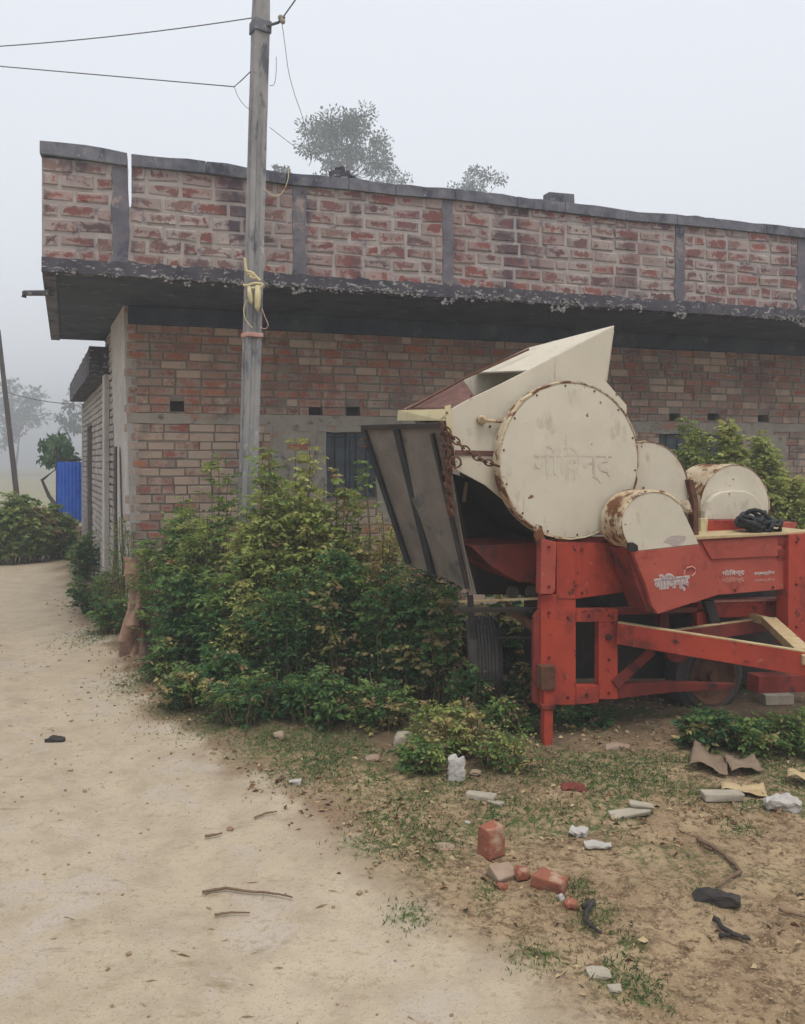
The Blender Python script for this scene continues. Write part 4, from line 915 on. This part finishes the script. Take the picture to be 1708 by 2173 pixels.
def shrub(name, label, x, yb, yt, hw, tint=(.1, .4), leaf=.045, dens=1.0, stems=26, cat='shrub', group='shrubs growing before the house', dry=.05, up=.8, Y=None, mat=None, low=.12, ratio=.42):
    """x, base row, top row and half width as they appear; base row gives the distance"""
    if Y is None: Y = F * CAMH / (yb - HY)
    bx = (x - CX) / F * Y; hgt = CAMH + (HY - yt) / F * Y; rad = hw / F * Y
    t = thing(name, label, cat, (bx, Y, 0), group); vf = random.uniform(.8, 1.4); leaf *= vf; dens /= vf ** 1.3; ratio = random.uniform(.30, .62) if ratio == .42 else ratio
    sm = MB(); P_ = []; D_ = []; S_ = []; T_ = []
    ns = int(stems)
    for k in range(ns):
        an = random.uniform(0, 6.283); rr = math.sqrt(random.random()); ex, ey2 = math.cos(an) * rr * rad, math.sin(an) * rr * rad * .7
        top = hgt * (1 - .40 * rr ** 2) * random.choice((random.uniform(.55, .85), random.uniform(.8, 1.06)))
        b0 = Vector((bx + ex * .62, Y + ey2 * .6, -.02)); e0 = Vector((bx + ex, Y + ey2, top))
        c1 = b0.lerp(e0, .55) + Vector((ex * -.1, ey2 * -.1, top * .12))
        pts = []
        for i in range(7): q = i / 6; pts.append((1 - q) ** 2 * b0 + 2 * q * (1 - q) * c1 + q * q * e0 + Vector((random.gauss(0, .008), random.gauss(0, .008), 0)))
        sm.tube(pts, [.006 * (1 - i / 7.5) + .0014 for i in range(7)], 4, cap=False)
        if k % 6 == 0 and top > .5:
            e1 = e0 + Vector((random.gauss(0, .05), random.gauss(0, .05), random.uniform(.02, .14))); sm.tube([b0, c1, e1], [.004, .003, .0012], 4, cap=False)
        ct = random.uniform(*tint); isdry = random.random() < dry
        nl = int(dens * (top + .12) * 150 * (0.7 + .6 * random.random()))
        ntw = max(4, nl // 7)
        for j in range(ntw):
            q = low + (1 - low) * random.random() ** .72; f = q * 6; i = min(5, int(f)); p_ = pts[i].lerp(pts[i + 1], f - i)
            sp = (.05 + .12 * math.sin(min(1, q * 1.05) * math.pi) ** .7) * min(1.25, .45 + top)
            a2 = random.uniform(0, 6.283); td = Vector((math.cos(a2), math.sin(a2), random.uniform(-.1, .8))); tl = sp * random.uniform(.4, 1.15)
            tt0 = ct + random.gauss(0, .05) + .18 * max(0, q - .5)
            if isdry or random.random() < dry * .5: tt0 = random.uniform(.82, 1.0)
            sz = leaf * random.uniform(.75, 1.35)
            for m in range(7):
                w_ = (m + 1) / 7; a3 = a2 + (1.1 if m % 2 else -1.1) * (1.15 - w_ * .9) + random.gauss(0, .25)
                P_.append(p_ + td * tl * w_ + Vector((random.gauss(0, .006), random.gauss(0, .006), -.02 * w_))); D_.append(Vector((math.cos(a3), math.sin(a3), random.uniform(-.55, up * .6)))); S_.append(sz * random.uniform(.7, 1.15) * (1.1 - .3 * w_)); T_.append(tt0 + random.gauss(0, .035) + .05 * w_)
    leafmesh('foliage', P_, D_, np.array(S_), np.array(T_), mat or m_leaf, t, ratio=ratio)
    sm.build('stem', m_stem, t, recalc=False)
    return t
SHR = [
 ('tall yellow green shrub growing between the utility pole and the window', 628, 1432, 900, 92, (.38, .64), .044, 1.15, 34, .06),
 ('tall pale green shrub rising right in front of the utility pole foot', 556, 1440, 955, 80, (.36, .60), .044, 1.15, 30, .05),
 ('bushy green shrub just left of the utility pole', 458, 1415, 975, 82, (.22, .52), .044, 1.15, 30, .03),
 ('olive shrub with dry stalks beneath the shuttered window', 708, 1430, 940, 70, (.32, .56), .040, 1.0, 26, .22),
 ('shrub with brown withered tops beside the hanging feed tray', 790, 1440, 985, 66, (.30, .56), .038, 1.0, 24, .28),
 ('dark green shrub at the front corner of the house', 370, 1395, 1060, 78, (.14, .40), .042, 1.15, 28, .03),
 ('small grey green shrub against the whitewashed corner pier', 268, 1335, 1085, 54, (.24, .42), .030, 1.1, 22, .14),
 ('dense dark shrub right of the crumbling clay stump', 398, 1430, 1190, 72, (.02, .20), .045, 1.35, 28, .03),
 ('dark shrub with a streak of yellow leaves in the middle of the thicket', 498, 1450, 1165, 70, (.06, .30), .045, 1.35, 28, .05),
 ('yellow leaved weed glowing in the middle of the dark thicket', 505, 1462, 1195, 30, (.50, .80), .040, 1.2, 12, .04),
 ('broad dark green shrub at the centre of the thicket', 610, 1465, 1175, 82, (.05, .30), .046, 1.3, 32, .05),
 ('dark shrub left of the hanging feed tray bottom', 730, 1470, 1110, 84, (.08, .34), .044, 1.3, 32, .10),
 ('shadowy shrub beneath the hanging feed tray', 850, 1490, 1160, 82, (.03, .24), .044, 1.3, 30, .10),
 ('low dark shrub left of the edge on tyre', 925, 1500, 1240, 70, (.03, .22), .042, 1.3, 26, .08),
 ('low green plant beside the track left of the clay stump', 215, 1300, 1195, 62, (.08, .30), .046, 1.4, 26, .03),
 ('spreading weed at the bottom of the wooden side door', 180, 1235, 1130, 34, (.10, .34), .050, 1.3, 18, .05),
 ('low leafy weed in front of the thicket nearest the track', 402, 1505, 1400, 76, (.06, .30), .034, 1.6, 30, .10),
 ('knee high mixed weed before the middle of the thicket', 520, 1535, 1405, 100, (.06, .34), .034, 1.6, 34, .10),
 ('low bluish green weed before the dark end of the thicket', 680, 1540, 1400, 92, (.04, .24), .034, 1.6, 32, .08),
 ('low weed clump left of the small front bush', 805, 1550, 1425, 76, (.08, .32), .032, 1.6, 28, .12),
 ('bushy yellow brown weed in front of the edge on tyre', 948, 1610, 1462, 84, (.26, .62), .030, 1.7, 34, .22),
 ('small weed growing round the white bag', 900, 1640, 1545, 50, (.14, .40), .028, 1.6, 22, .14),
 ('straggling weed at the foot of the machine leg', 1060, 1630, 1540, 78, (.16, .44), .028, 1.5, 26, .20),
 ('green shrub growing behind the drum guard on the right', 1468, 1345, 900, 74, (.34, .54), .055, 2.2, 36, .03),
 ('bright green shrub behind the fan housing', 1560, 1345, 898, 78, (.40, .60), .055, 2.2, 38, .03),
 ('tall bright green shrub at the right edge behind the machine', 1640, 1345, 880, 74, (.42, .62), .055, 2.2, 38, .03),
 ('green shrub cut by the right edge of the view', 1712, 1345, 990, 58, (.26, .48), .055, 1.4, 22, .03),
 ('dark weed clump just behind the edge on tyre', 1090, 1430, 1235, 66, (.02, .2), .045, 1.3, 24, .08),
 ('dark climbing weed directly behind the feed tray', 905, 1400, 1120, 70, (.04, .22), .046, 1.3, 26, .06),
 ('dim weed clump just left of the machine leg', 1115, 1520, 1400, 42, (.0, .16), .036, 1.4, 20, .10),
 ('tall withered weed with brown tips beside the left edge of the tray', 800, 1462, 1040, 46, (.40, .68), .036, 1.0, 16, .40),
 ('thin dark weed standing right before the edge on tyre', 1000, 1540, 1395, 42, (.04, .26), .034, 1.2, 16, .12),
 ('dark shrub seen through the opening of the red frame', 1245, 1400, 1215, 75, (.02, .16), .048, 1.3, 26, .05),
 ('dark shrub behind the diagonal brace of the red frame', 1385, 1400, 1225, 75, (.02, .16), .048, 1.3, 26, .05),
 ('shaded green shrub behind the gap under the lettered panel', 1600, 1380, 1190, 70, (.08, .28), .048, 1.3, 26, .05),
 ('dark weed clump added as shade beneath the red frame bottom', 1230, 1545, 1490, 60, (.0, .12), .034, 1.3, 20, .10),  # near-black leaves added to stand in for shade under the machine
 ('small weed with yellowed tips between the tyre and the machine leg', 1070, 1560, 1470, 48, (.10, .34), .034, 1.4, 20, .15),
 ('low dark weed between the thicket and the knee high mixed weed', 455, 1490, 1350, 62, (.04, .26), .040, 1.5, 26, .06),
 ('low weed at the bottom of the clay stump', 345, 1445, 1350, 34, (.10, .34), .036, 1.4, 20, .10),
 ('leafy weed between the clay stump and the low green plant', 238, 1345, 1255, 38, (.08, .32), .040, 1.4, 24, .08),
 ('dark weed clump under the tow bar', 1500, 1590, 1500, 70, (.02, .18), .034, 1.6, 28, .06),
 ('leafy weed clump beside the flattened cardboard', 1610, 1602, 1500, 70, (.10, .32), .036, 1.6, 28, .10),
 ('weed clump at the right edge by the pale stone block', 1705, 1610, 1490, 60, (.14, .36), .034, 1.5, 26, .10),
]
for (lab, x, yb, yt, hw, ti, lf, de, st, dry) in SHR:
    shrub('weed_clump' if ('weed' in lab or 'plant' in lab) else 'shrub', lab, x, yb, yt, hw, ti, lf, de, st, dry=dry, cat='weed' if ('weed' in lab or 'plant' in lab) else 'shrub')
# hedge plants far left, along the field
for (lab, x, yb, yt, hw, ti) in (('dense green hedge bush at the far left beyond the track', 20, 1196, 1042, 60, (.30, .52)), ('hedge bush second from the left edge beyond the track', 72, 1192, 1060, 38, (.28, .48)), ('greyish hedge bush standing before the blue sheet', 118, 1186, 1070, 34, (.24, .46)), ('big hedge bush cut by the left edge', -60, 1200, 1040, 60, (.18, .42))):
    shrub('hedge_bush', lab, x, yb, yt, hw, ti, .085, 1.6, 40, group='hedge bushes beyond the track', up=.6, ratio=.6)

def tree(name, label, x, yc, Y, crx, crz, n_leaf, leaf, tint, base_z=0, mat=None, clumps=26, group=None, open_=.55, trunk_r=.16):
    c = P(x, yc, Y); t = thing(name, label, 'tree', (c.x, Y, 0), group)
    tr = MB(); tr.tube([Vector((c.x + random.uniform(-.1, .1) * i, Y, -.1 + (c.z - crz * .5) * i / 5)) for i in range(6)], [trunk_r * (1 - i * .11) for i in range(6)], 8)
    P_ = []; D_ = []; S_ = []; T_ = []; base = Vector((c.x, Y, c.z - crz * .6)); tr_top = tr.v[-1]
    for k in range(clumps):
        v = Vector((random.gauss(0, .45), random.gauss(0, .45), random.gauss(.05, .45)))
        if v.length > 1: v.normalize()
        e = c + Vector((v.x * crx, v.y * crx, v.z * crz)); tr.tube([base, base.lerp(e, .5) + Vector((0, 0, -.08 * crz)), e], [trunk_r * .35, trunk_r * .16, trunk_r * .06], 5)
        r_ = random.uniform(.16, .34) * (crx + crz) / 2; ct = random.uniform(*tint)
        for j in range(n_leaf // clumps):
            q = Vector((random.gauss(0, 1), random.gauss(0, 1), random.gauss(0, .8))); q = q.normalized() * r_ * random.random() ** open_
            P_.append(e + q); D_.append(q + Vector((0, 0, random.uniform(-.5, .3)))); S_.append(leaf * random.uniform(.6, 1.3)); T_.append(ct + random.gauss(0, .08))
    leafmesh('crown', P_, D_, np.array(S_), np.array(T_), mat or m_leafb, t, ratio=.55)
    tr.build('trunk', m_barkt, t); return t
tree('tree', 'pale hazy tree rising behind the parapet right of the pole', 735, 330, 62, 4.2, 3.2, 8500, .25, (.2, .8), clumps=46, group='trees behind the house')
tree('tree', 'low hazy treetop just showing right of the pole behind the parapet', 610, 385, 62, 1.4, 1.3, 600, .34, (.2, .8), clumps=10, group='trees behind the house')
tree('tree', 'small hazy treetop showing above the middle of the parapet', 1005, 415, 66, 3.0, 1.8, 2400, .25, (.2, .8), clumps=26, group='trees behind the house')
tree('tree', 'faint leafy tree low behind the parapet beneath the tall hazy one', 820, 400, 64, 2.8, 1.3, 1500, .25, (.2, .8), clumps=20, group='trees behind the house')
tree('tree', 'small green leafy tree overhanging the blue sheet', 124, 955, 16.2, .50, .36, 900, .12, (.3, .9), mat=leaf_mat('near_tree_leaves', [(.05, .10, .065), (.09, .16, .08), (.14, .20, .10)]), clumps=22, trunk_r=.06)
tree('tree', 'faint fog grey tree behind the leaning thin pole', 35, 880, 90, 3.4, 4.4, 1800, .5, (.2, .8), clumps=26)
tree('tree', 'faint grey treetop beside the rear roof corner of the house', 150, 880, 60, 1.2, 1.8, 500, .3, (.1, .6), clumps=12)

# ---------------------------------------------------------------- far left things
o = thing('utility_pole', 'thin dark utility pole leaning at the far left edge', 'utility pole', tuple(G(38, 1160)))
MB().tube([P(42, 1110, 19), P(-4, 700, 19)], [.065, .05], 10).build('shaft', m_wood, o)
wire('overhead_wire', 'faint distant wire sagging from the leaning pole to the house', [P(13, 832, 19), P(150, 857, 19)], .012, sag=.05)
o = thing('sheet_gate', 'blue metal sheet gate on brick plinth beyond the far end of the house', 'gate', tuple(G(145, 1172)))
Yb = 14.2
mb = MB(); n_ = 14
for k in range(n_):
    xa = 120 + 55 * k / n_; xb = 120 + 55 * (k + 1) / n_; dd = .02 * (k % 2)
    mb.prism([P(xa, 1106, Yb + dd), P(xb, 1106, Yb + .02 - dd), P(xb, 980, Yb + .02 - dd), P(xa, 980, Yb + dd)], (0, .01, 0))
mb.build('sheet', m_blue, o)
mb = MB(); mb.box((P(120, 1040, Yb).x, Yb + .05, .95), (.05, .05, 1.7)); mb.box((P(176, 1040, Yb).x, Yb + .05, .95), (.05, .05, 1.7)); mb.box((P(148, 1040, Yb).x, Yb + .05, 1.62), (.42, .04, .04)); mb.build('gate_frame', m_dark, o)
mb = MB()
for r_ in range(5):
    for k in range(3): mb.box((P(150, 1100, Yb).x - .2 + k * .24 + (r_ % 2) * .08, Yb - .1, .05 + r_ * .09), (.225, .12, .078), jit=.01)
mb.build('brick_plinth', m_clayl, o)

# crumbling clay stump by the track
st = GG(292, 1385); bm = bmesh.new(); bmesh.ops.create_cone(bm, cap_ends=True, segments=14, radius1=.10, radius2=.06, depth=.80, matrix=Matrix.Translation((st.x, st.y, .39)))
bmesh.ops.subdivide_edges(bm, edges=bm.edges, cuts=5, use_grid_fill=True)
for v in bm.verts:
    q = mnoise.noise(v.co * 5) * .095 + mnoise.noise(v.co * 17) * .10; dx, dy = v.co.x - st.x, v.co.y - st.y; L_ = math.hypot(dx, dy) + 1e-6
    f = 1 + .35 * max(0, .12 - v.co.z) / .12; v.co.x = st.x + dx * f + dx / L_ * q + .03 * math.sin(v.co.z * 6); v.co.y = st.y + dy * f + dy / L_ * q
    v.co.z += mnoise.noise(v.co * 11) * .03
me_ = bpy.data.meshes.new('clay_stump'); bm.to_mesh(me_); bm.free()
tag(link_mesh('clay_stump', me_, m_mud), 'crumbling reddish clay pillar stump beside the track in front of the thicket', 'stump')

# ---------------------------------------------------------------- things lying about
def flat(name, label, cat, px, mat, t=.012, lift=.01, bend=0, tilt=0):
    pts = [GG(x, y) for x, y in px]; c = sum(pts, Vector()) / len(pts); zz = c.z + lift
    for p_ in pts: p_.z = zz + tilt * (p_.x - c.x) + bend * ((p_.x - c.x) ** 2)
    return tag(MB().prism(pts, (0, 0, t)).build(name, mat, bevel=min(.004, t * .3)), label, cat)
def brick(name, label, x, y, size, rot, mat, lift=0, tilt=(0, 0), jit=.006, cat='brick'):
    c = GG(x, y); Mx = Matrix.Rotation(rot, 3, 'Z') @ Matrix.Rotation(tilt[0], 3, 'X') @ Matrix.Rotation(tilt[1], 3, 'Y')
    mb = MB(); mb.box((c.x, c.y, c.z + size[2] / 2 - .006 + lift), size, Mx, jit=jit)
    return tag(mb.build(name, mat, bevel=.006), label, cat)
brick('brick', 'upright broken red brick with a pale top standing on the dirt', 1044, 1812, (.088, .075, .112), .55, m_clay, jit=.008)
brick('brick', 'mortar coated half brick leaning just below the upright brick', 1068, 1858, (.095, .075, .045), .5, m_clayl, tilt=(.35, 0))
rock('brick_chunk', m_clay, GG(1108, 1862, .025), (.07, .06, .055), .3, 3); tag(bpy.data.objects['brick_chunk'], 'rounded red brick chunk between the pale half brick and the orange one', 'brick')
brick('brick', 'orange broken brick lying right of the round red chunk', 1168, 1882, (.115, .07, .05), -.55, m_clay, tilt=(.1, .2), jit=.012)
rock('brick_chunk', m_clay, GG(1210, 1925, .012), (.06, .05, .045), .3, 5, smooth=False); tag(bpy.data.objects['brick_chunk.001'], 'small orange brick bit at the lower end of the brick row', 'brick')
rock('brick_chunk', m_clay, GG(1066, 1880, .008), (.05, .04, .03), .3, 9); tag(bpy.data.objects['brick_chunk.002'], 'tiny orange chip below the mortar coated half brick', 'brick')
def rk(label, x, y, s, mat, seed, rot=0, lift=.3, name='stone', cat='stone', sub=2, amp=.28):
    o_ = rock(name, mat, GG(x, y, s[2] * lift), s, rot, seed, sub=sub, amp=amp); tag(o_, label, cat); return o_
rk('small white pebble beside the lowest orange brick bit', 1190, 1908, (.03, .03, .03), m_white, 4)
rk('pale rubble lump at the foot of the low weeds', 856, 1590, (.13, .09, .09), m_stone, 6)
rk('flat cream stone lying before the thicket on brown litter', 592, 1575, (.07, .06, .06), m_clayl, 7)
rk('small light stone half hidden in the weeds before the thicket', 685, 1518, (.08, .06, .06), m_stone, 8)
rk('beige stone on the green verge left of the flat cream one', 614, 1508, (.09, .07, .07), m_clayl, 12)
rk('brown pebble at the road edge', 488, 1762, (.035, .03, .02), m_mud, 13)
rk('tan stone just behind the white bag', 1008, 1648, (.07, .05, .03), m_clayl, 14)
rk('flat tan clod at the machine side of the verge', 790, 1618, (.09, .07, .04), m_clayl, 15)
rk('pale clod in front of the dark ground under the machine', 1310, 1598, (.16, .08, .04), m_clayl, 16)
rk('pale flat stone half sunk in the dirt left of the upright brick', 945, 1800, (.09, .07, .02), m_clayl, 18)
rk('pale half buried stone near the lower grass patch', 1270, 2065, (.09, .06, .02), m_stone, 19)
rk('little pale stone on the grass at the bottom', 1305, 2095, (.05, .04, .02), m_stone, 20)
# white bag
def crumple(name, label, cat, x, y, size, mat, seed=0, amp=.35, rot=0):
    c = GG(x, y, size[2] * .38); o_ = rock(name, mat, c, size, rot, seed, sub=4, amp=amp, smooth=False)
    v = np.empty(len(o_.data.vertices) * 3, np.float32); o_.data.vertices.foreach_get('co', v); v = v.reshape(-1, 3)
    for i, p_ in enumerate(v):
        d_ = mnoise.noise(Vector(p_ * 1.0) * (2.2 / max(size)) * 3 + Vector((seed, 0, 0))) * .16 * min(size); v[i] += np.array([d_, d_ * .5, d_], np.float32)
        v[i][2] = max(v[i][2], 0)
    o_.data.vertices.foreach_set('co', v.ravel()); return tag(o_, label, cat)
crumple('plastic_bag', 'upright crumpled white bag in front of the low bushy weed', 'bag', 968, 1655, (.10, .07, .15), m_white, 3)
crumple('plastic_bag', 'crumpled whitish plastic bag near the right edge', 'bag', 1660, 1722, (.17, .10, .07), m_white, 5)
crumple('paper_scrap', 'crumpled white paper scrap right of the brick row top', 'litter', 1228, 1772, (.085, .06, .04), m_white, 8, rot=-.5)
crumple('paper_scrap', 'flat torn white paper lying in the dirt below the other scrap', 'litter', 1268, 1798, (.13, .07, .018), m_white, 9)
crumple('paper_scrap', 'small white leaf shaped scrap on the litter by the track', 'litter', 626, 1660, (.07, .045, .02), m_white, 10)
crumple('paper_scrap', 'tiny white scrap lying on the verge edge', 'litter', 992, 1768 - 20, (.03, .02, .01), m_white, 11)
crumple('rag', 'maroon rag lying on the earth in front of the machine leg', 'rag', 1216, 1676, (.14, .09, .03), m_maroon, 12)
crumple('rag', 'small dark rag lying alone on the track', 'rag', 118, 1566, (.13, .06, .035), m_blk, 14)
crumple('old_shoe', 'black worn out shoe sole lying at the right beside green weeds', 'shoe', 1520, 1915, (.19, .08, .05), m_blk, 16, rot=-.25)
brick('concrete_slab', 'narrow pale broken strip lying right of the white bag', 1020, 1694, (.14, .045, .03), -.45, m_stone, cat='slab')
brick('concrete_slab', 'short pale offcut touching the narrow broken strip', 1052, 1704, (.07, .045, .02), -.5, m_stone, cat='slab')
brick('concrete_slab', 'rectangular cream slab lying right below the cardboard', 1533, 1698, (.185, .06, .045), .05, m_stone, cat='slab')
brick('wood_board', 'grey weathered board piece lying tilted at the centre right', 1335, 1728, (.19, .055, .02), .22, m_stone, tilt=(.2, -.08), lift=.015, cat='board')
brick('wood_board', 'small board offcut propped on the grey weathered board', 1362, 1722, (.11, .05, .014), -.1, m_stone, tilt=(0, .1), lift=.04, cat='board')
brick('stone_block', 'pale stone block supporting the red step at the right', 1642, 1500, (.19, .14, .075), .1, m_stone, cat='block')
# flattened cardboard, bent sheet
def sheet(name, label, cat, px, mat, wave=.02, t=.004, lift=.02, sub=10):
    A, B, C_, D_ = [GG(x, y) for x, y in px]; mb = MB(); b0 = 0
    for side in (0, 1):
        for j in range(sub + 1):
            for i in range(sub + 1):
                s_, t_ = i / sub, j / sub; p_ = A.lerp(B, s_).lerp(D_.lerp(C_, s_), t_)
                z = lift + wave * (math.sin(s_ * 5.1 + t_ * 1.5) * .6 + .5 * mnoise.noise(Vector((s_ * 3, t_ * 3, lift * 50)))) + wave * .7
                e = .012 * mnoise.noise(Vector((s_ * 6, t_ * 6, 3)))
                mb.v.append((p_.x + e, p_.y + e, max(p_.z + z, p_.z + .004) + side * t))
    m_ = (sub + 1) ** 2
    for j in range(sub):
        for i in range(sub):
            q = j * (sub + 1) + i; mb.face((q, q + sub + 1, q + sub + 2, q + 1)); mb.face((m_ + q, m_ + q + 1, m_ + q + sub + 2, m_ + q + sub + 1))
    for i in range(sub):
        for (a, b_) in ((i, i + 1), (sub * (sub + 1) + i, sub * (sub + 1) + i + 1), (i * (sub + 1), (i + 1) * (sub + 1)), (i * (sub + 1) + sub, (i + 1) * (sub + 1) + sub)): mb.face((a, b_, m_ + b_, m_ + a))
    return tag(mb.build(name, mat, smooth=True), label, cat)
sheet('cardboard', 'flattened wavy brown cardboard lying before the weeds at right', 'cardboard', [(1462, 1645), (1545, 1662), (1540, 1628), (1475, 1603)], m_card, .035, lift=.02)
sheet('cardboard', 'curled right half of cardboard with a dark fold', 'cardboard', [(1552, 1660), (1620, 1650), (1600, 1625), (1535, 1628)], m_card, .03, lift=.015)
sheet('cardboard', 'thin pale cardboard strip lying behind the rectangular cream slab', 'cardboard', [(1530, 1690), (1630, 1696), (1620, 1672), (1530, 1674)], m_yel, .015, lift=.004)
sheet('cardboard', 'pale flat cardboard piece cut by the right edge', 'cardboard', [(1670, 1668), (1730, 1680), (1730, 1662), (1672, 1655)], m_yel, .02, lift=.03)
def stick(label, px, r, mat=m_stick, lift=.008, name='stick'):
    pts = [GG(x, y, lift + r) for x, y in px]; P3 = []
    for i in range(len(pts) - 1):
        for k in range(4): P3.append(pts[i].lerp(pts[i + 1], k / 4) + Vector((random.gauss(0, r * .4), random.gauss(0, r * .4), 0)))
    P3.append(pts[-1]); n_ = len(P3); return tag(MB().tube(P3, [r * (1 - .5 * i / n_) for i in range(n_)], 6).build(name, mat, smooth=True), label, 'stick')
stick('long thin dry stick lying across the bare track', [(430, 1893), (480, 1890), (530, 1898), (580, 1902), (620, 1912)], .0055)
stick('short broken stick on the track below the long one', [(455, 1938), (490, 1936), (530, 1940)], .0045)
stick('curved root like stick at the right above the black shoe', [(1480, 1790), (1520, 1815), (1560, 1848), (1572, 1862), (1560, 1873), (1520, 1892)], .010)
stick('dark twisted root in the dirt below the brick row', [(1235, 1930), (1262, 1920), (1240, 1945), (1250, 1975), (1275, 1995)], .011, m_blk)
stick('black burnt twigs lying below the black shoe', [(1512, 1960), (1540, 1980), (1560, 1992), (1592, 1998)], .010, m_blk)
stick('second burnt twig crossing the black twigs', [(1525, 1992), (1555, 1985), (1590, 1996)], .008, m_blk)
stick('small brown stick at the edge of the verge', [(435, 1782), (460, 1779), (472, 1776)], .006)
stick('thin twig in the verge litter', [(540, 1742), (570, 1730), (588, 1728)], .005)
stick('thin bent twig at the right edge of the bare dirt', [(1650, 1940), (1690, 1952), (1720, 1960)], .006)

# ---------------------------------------------------------------- ground cover: litter, grass, straw
def scatter(n_, x0, x1, y0, y1, dens):
    X = rng.uniform(x0, x1, n_); Y_ = rng.uniform(y0, y1, n_); k = rng.random(n_) < dens(X, Y_); return X[k], Y_[k]
def litter_d(X, Y_):
    dd = X - edge_x(Y_); band = np.exp(-((dd - .12) / .22) ** 2) * np.clip((Y_ - 2.6) / 1, 0, 1); inn = np.clip(dd / .2, 0, 1) * np.where(Y_ > 3.2, .6, .34)
    return np.clip(np.maximum(band, inn) * np.clip((fbm(X * 3, Y_ * 3, 4, 71) - .36) * 5, 0, 1), 0, 1)
X, Y_ = scatter(42000, -4.5, 4.2, 2.1, 9.5, litter_d); Zs = gheight(X, Y_) + .004
n_ = len(X); D_ = np.stack([rng.normal(size=n_), rng.normal(size=n_), rng.normal(size=n_) * .25], 1)
o = leafmesh('leaf_litter', np.stack([X, Y_, Zs], 1), D_, rng.uniform(.012, .04, n_), rng.random(n_) ** .8, m_litter, ratio=.55, fold=.6); tag(o, 'brown dead leaves and litter strewn along the track edge', 'leaf litter', kind='stuff')
# straw and dirt flecks on the bare track
X, Y_ = scatter(1500, -4, 3.2, 2.0, 9, lambda X, Y_: np.clip((fbm(X * 2.5, Y_ * 2.5, 4, 91) - .40) * 4, 0.03, 1)); Zs = gheight(X, Y_) + .003; n_ = len(X)
D_ = np.stack([rng.normal(size=n_), rng.normal(size=n_) * .5, rng.normal(size=n_) * .05], 1)
o = leafmesh('straw_flecks', np.stack([X, Y_, Zs], 1), D_, rng.uniform(.012, .06, n_), rng.choice([.4, .55, .7, .78], n_), m_litter, ratio=.10, fold=.2); tag(o, 'bits of straw and chaff scattered over the bare track', 'straw', kind='stuff')
# clods
mb = MB()
X, Y_ = scatter(9000, -3.5, 3.6, 1.9, 7, lambda X, Y_: np.clip((X - edge_x(Y_)) / .5, .10, .7)); Zs = gheight(X, Y_)
for x, y, z in zip(X, Y_, Zs):
    s_ = random.uniform(.0025, .0065) * random.choice((1, 1, 1, 1.9)); mb.box((x, y, z + s_ * .3), (s_ * 1.6, s_ * 1.3, s_), Matrix.Rotation(random.uniform(0, 3), 3, 'Z'), jit=s_ * .3)
o = mb.build('dirt_clods', M('dry_clods', (.34, .25, .16), (.22, .15, .09), 8, .95), recalc=False); tag(o, 'small dry clods and grit on the earth', 'clods', kind='stuff')
# grass
GP = []; GD = []; GS = []; GT = []
for (px_, py_, rx, ry) in patches:
    cpt = G(px_, py_); rX = rx / F * cpt.y; rY = max(.06, abs(G(px_, py_ - ry).y - G(px_, py_ + ry).y) / 2); nb = int(700 * min(2.2, (rX * rY) / .03) ** .8); tt = random.uniform(.05, .45)
    for j in range(nb):
        a = random.gauss(0, .8) * rX; b_ = random.gauss(0, .8) * rY * 1.2; x, y = cpt.x + a, cpt.y + b_
        GP.append((x, y, 0)); GD.append((random.gauss(0, .6), random.gauss(0, .6), random.uniform(.3, 1.0))); GS.append(random.uniform(.008, .028)); GT.append(tt + random.gauss(0, .13) + (.5 if random.random() < .12 else 0))
X, Y_ = scatter(70000, -4.5, 4.2, 3.2, 8.5, lambda X, Y_: np.clip((X - edge_x(Y_) - .15) / .3, 0, 1) * np.clip((fbm(X * 2.0, Y_ * 2.0, 4, 44) - .43) * 7, 0, 1) * np.clip((Y_ - 3.2) / 1.0, 0, 1))
for x, y in zip(X, Y_): GP.append((x, y, 0)); GD.append((random.gauss(0, .6), random.gauss(0, .6), random.uniform(.3, 1.0))); GS.append(random.uniform(.010, .042)); GT.append(random.gauss(.35, .25))
GP = np.array(GP); GP[:, 2] = gheight(GP[:, 0], GP[:, 1]) - .002
o = leafmesh('grass', GP, GD, np.array(GS), np.array(GT), m_grass, ratio=.16); tag(o, 'short patchy green grass on the dirt verge', 'grass', kind='stuff')

# ---------------------------------------------------------------- haze
hz_ = MB(); x0, x1, y0, y1, z0, z1 = -950, 950, -950, 950, -1.2, 16
hz_.box(((x0 + x1) / 2, (y0 + y1) / 2, (z0 + z1) / 2), (x1 - x0, y1 - y0, z1 - z0))
mh = bpy.data.materials.new('thin_mist'); mh.use_nodes = True; n = mh.node_tree; n.nodes.clear()
out = n.nodes.new('ShaderNodeOutputMaterial'); pv = n.nodes.new('ShaderNodeVolumePrincipled'); n.links.new(pv.outputs[0], out.inputs['Volume'])
pv.inputs['Color'].default_value = (.97, .985, 1, 1); pv.inputs['Density'].default_value = .0095; pv.inputs['Anisotropy'].default_value = .2
o = hz_.build('haze', mh); tag(o, 'thin grey morning mist over the village', 'mist', kind='stuff')
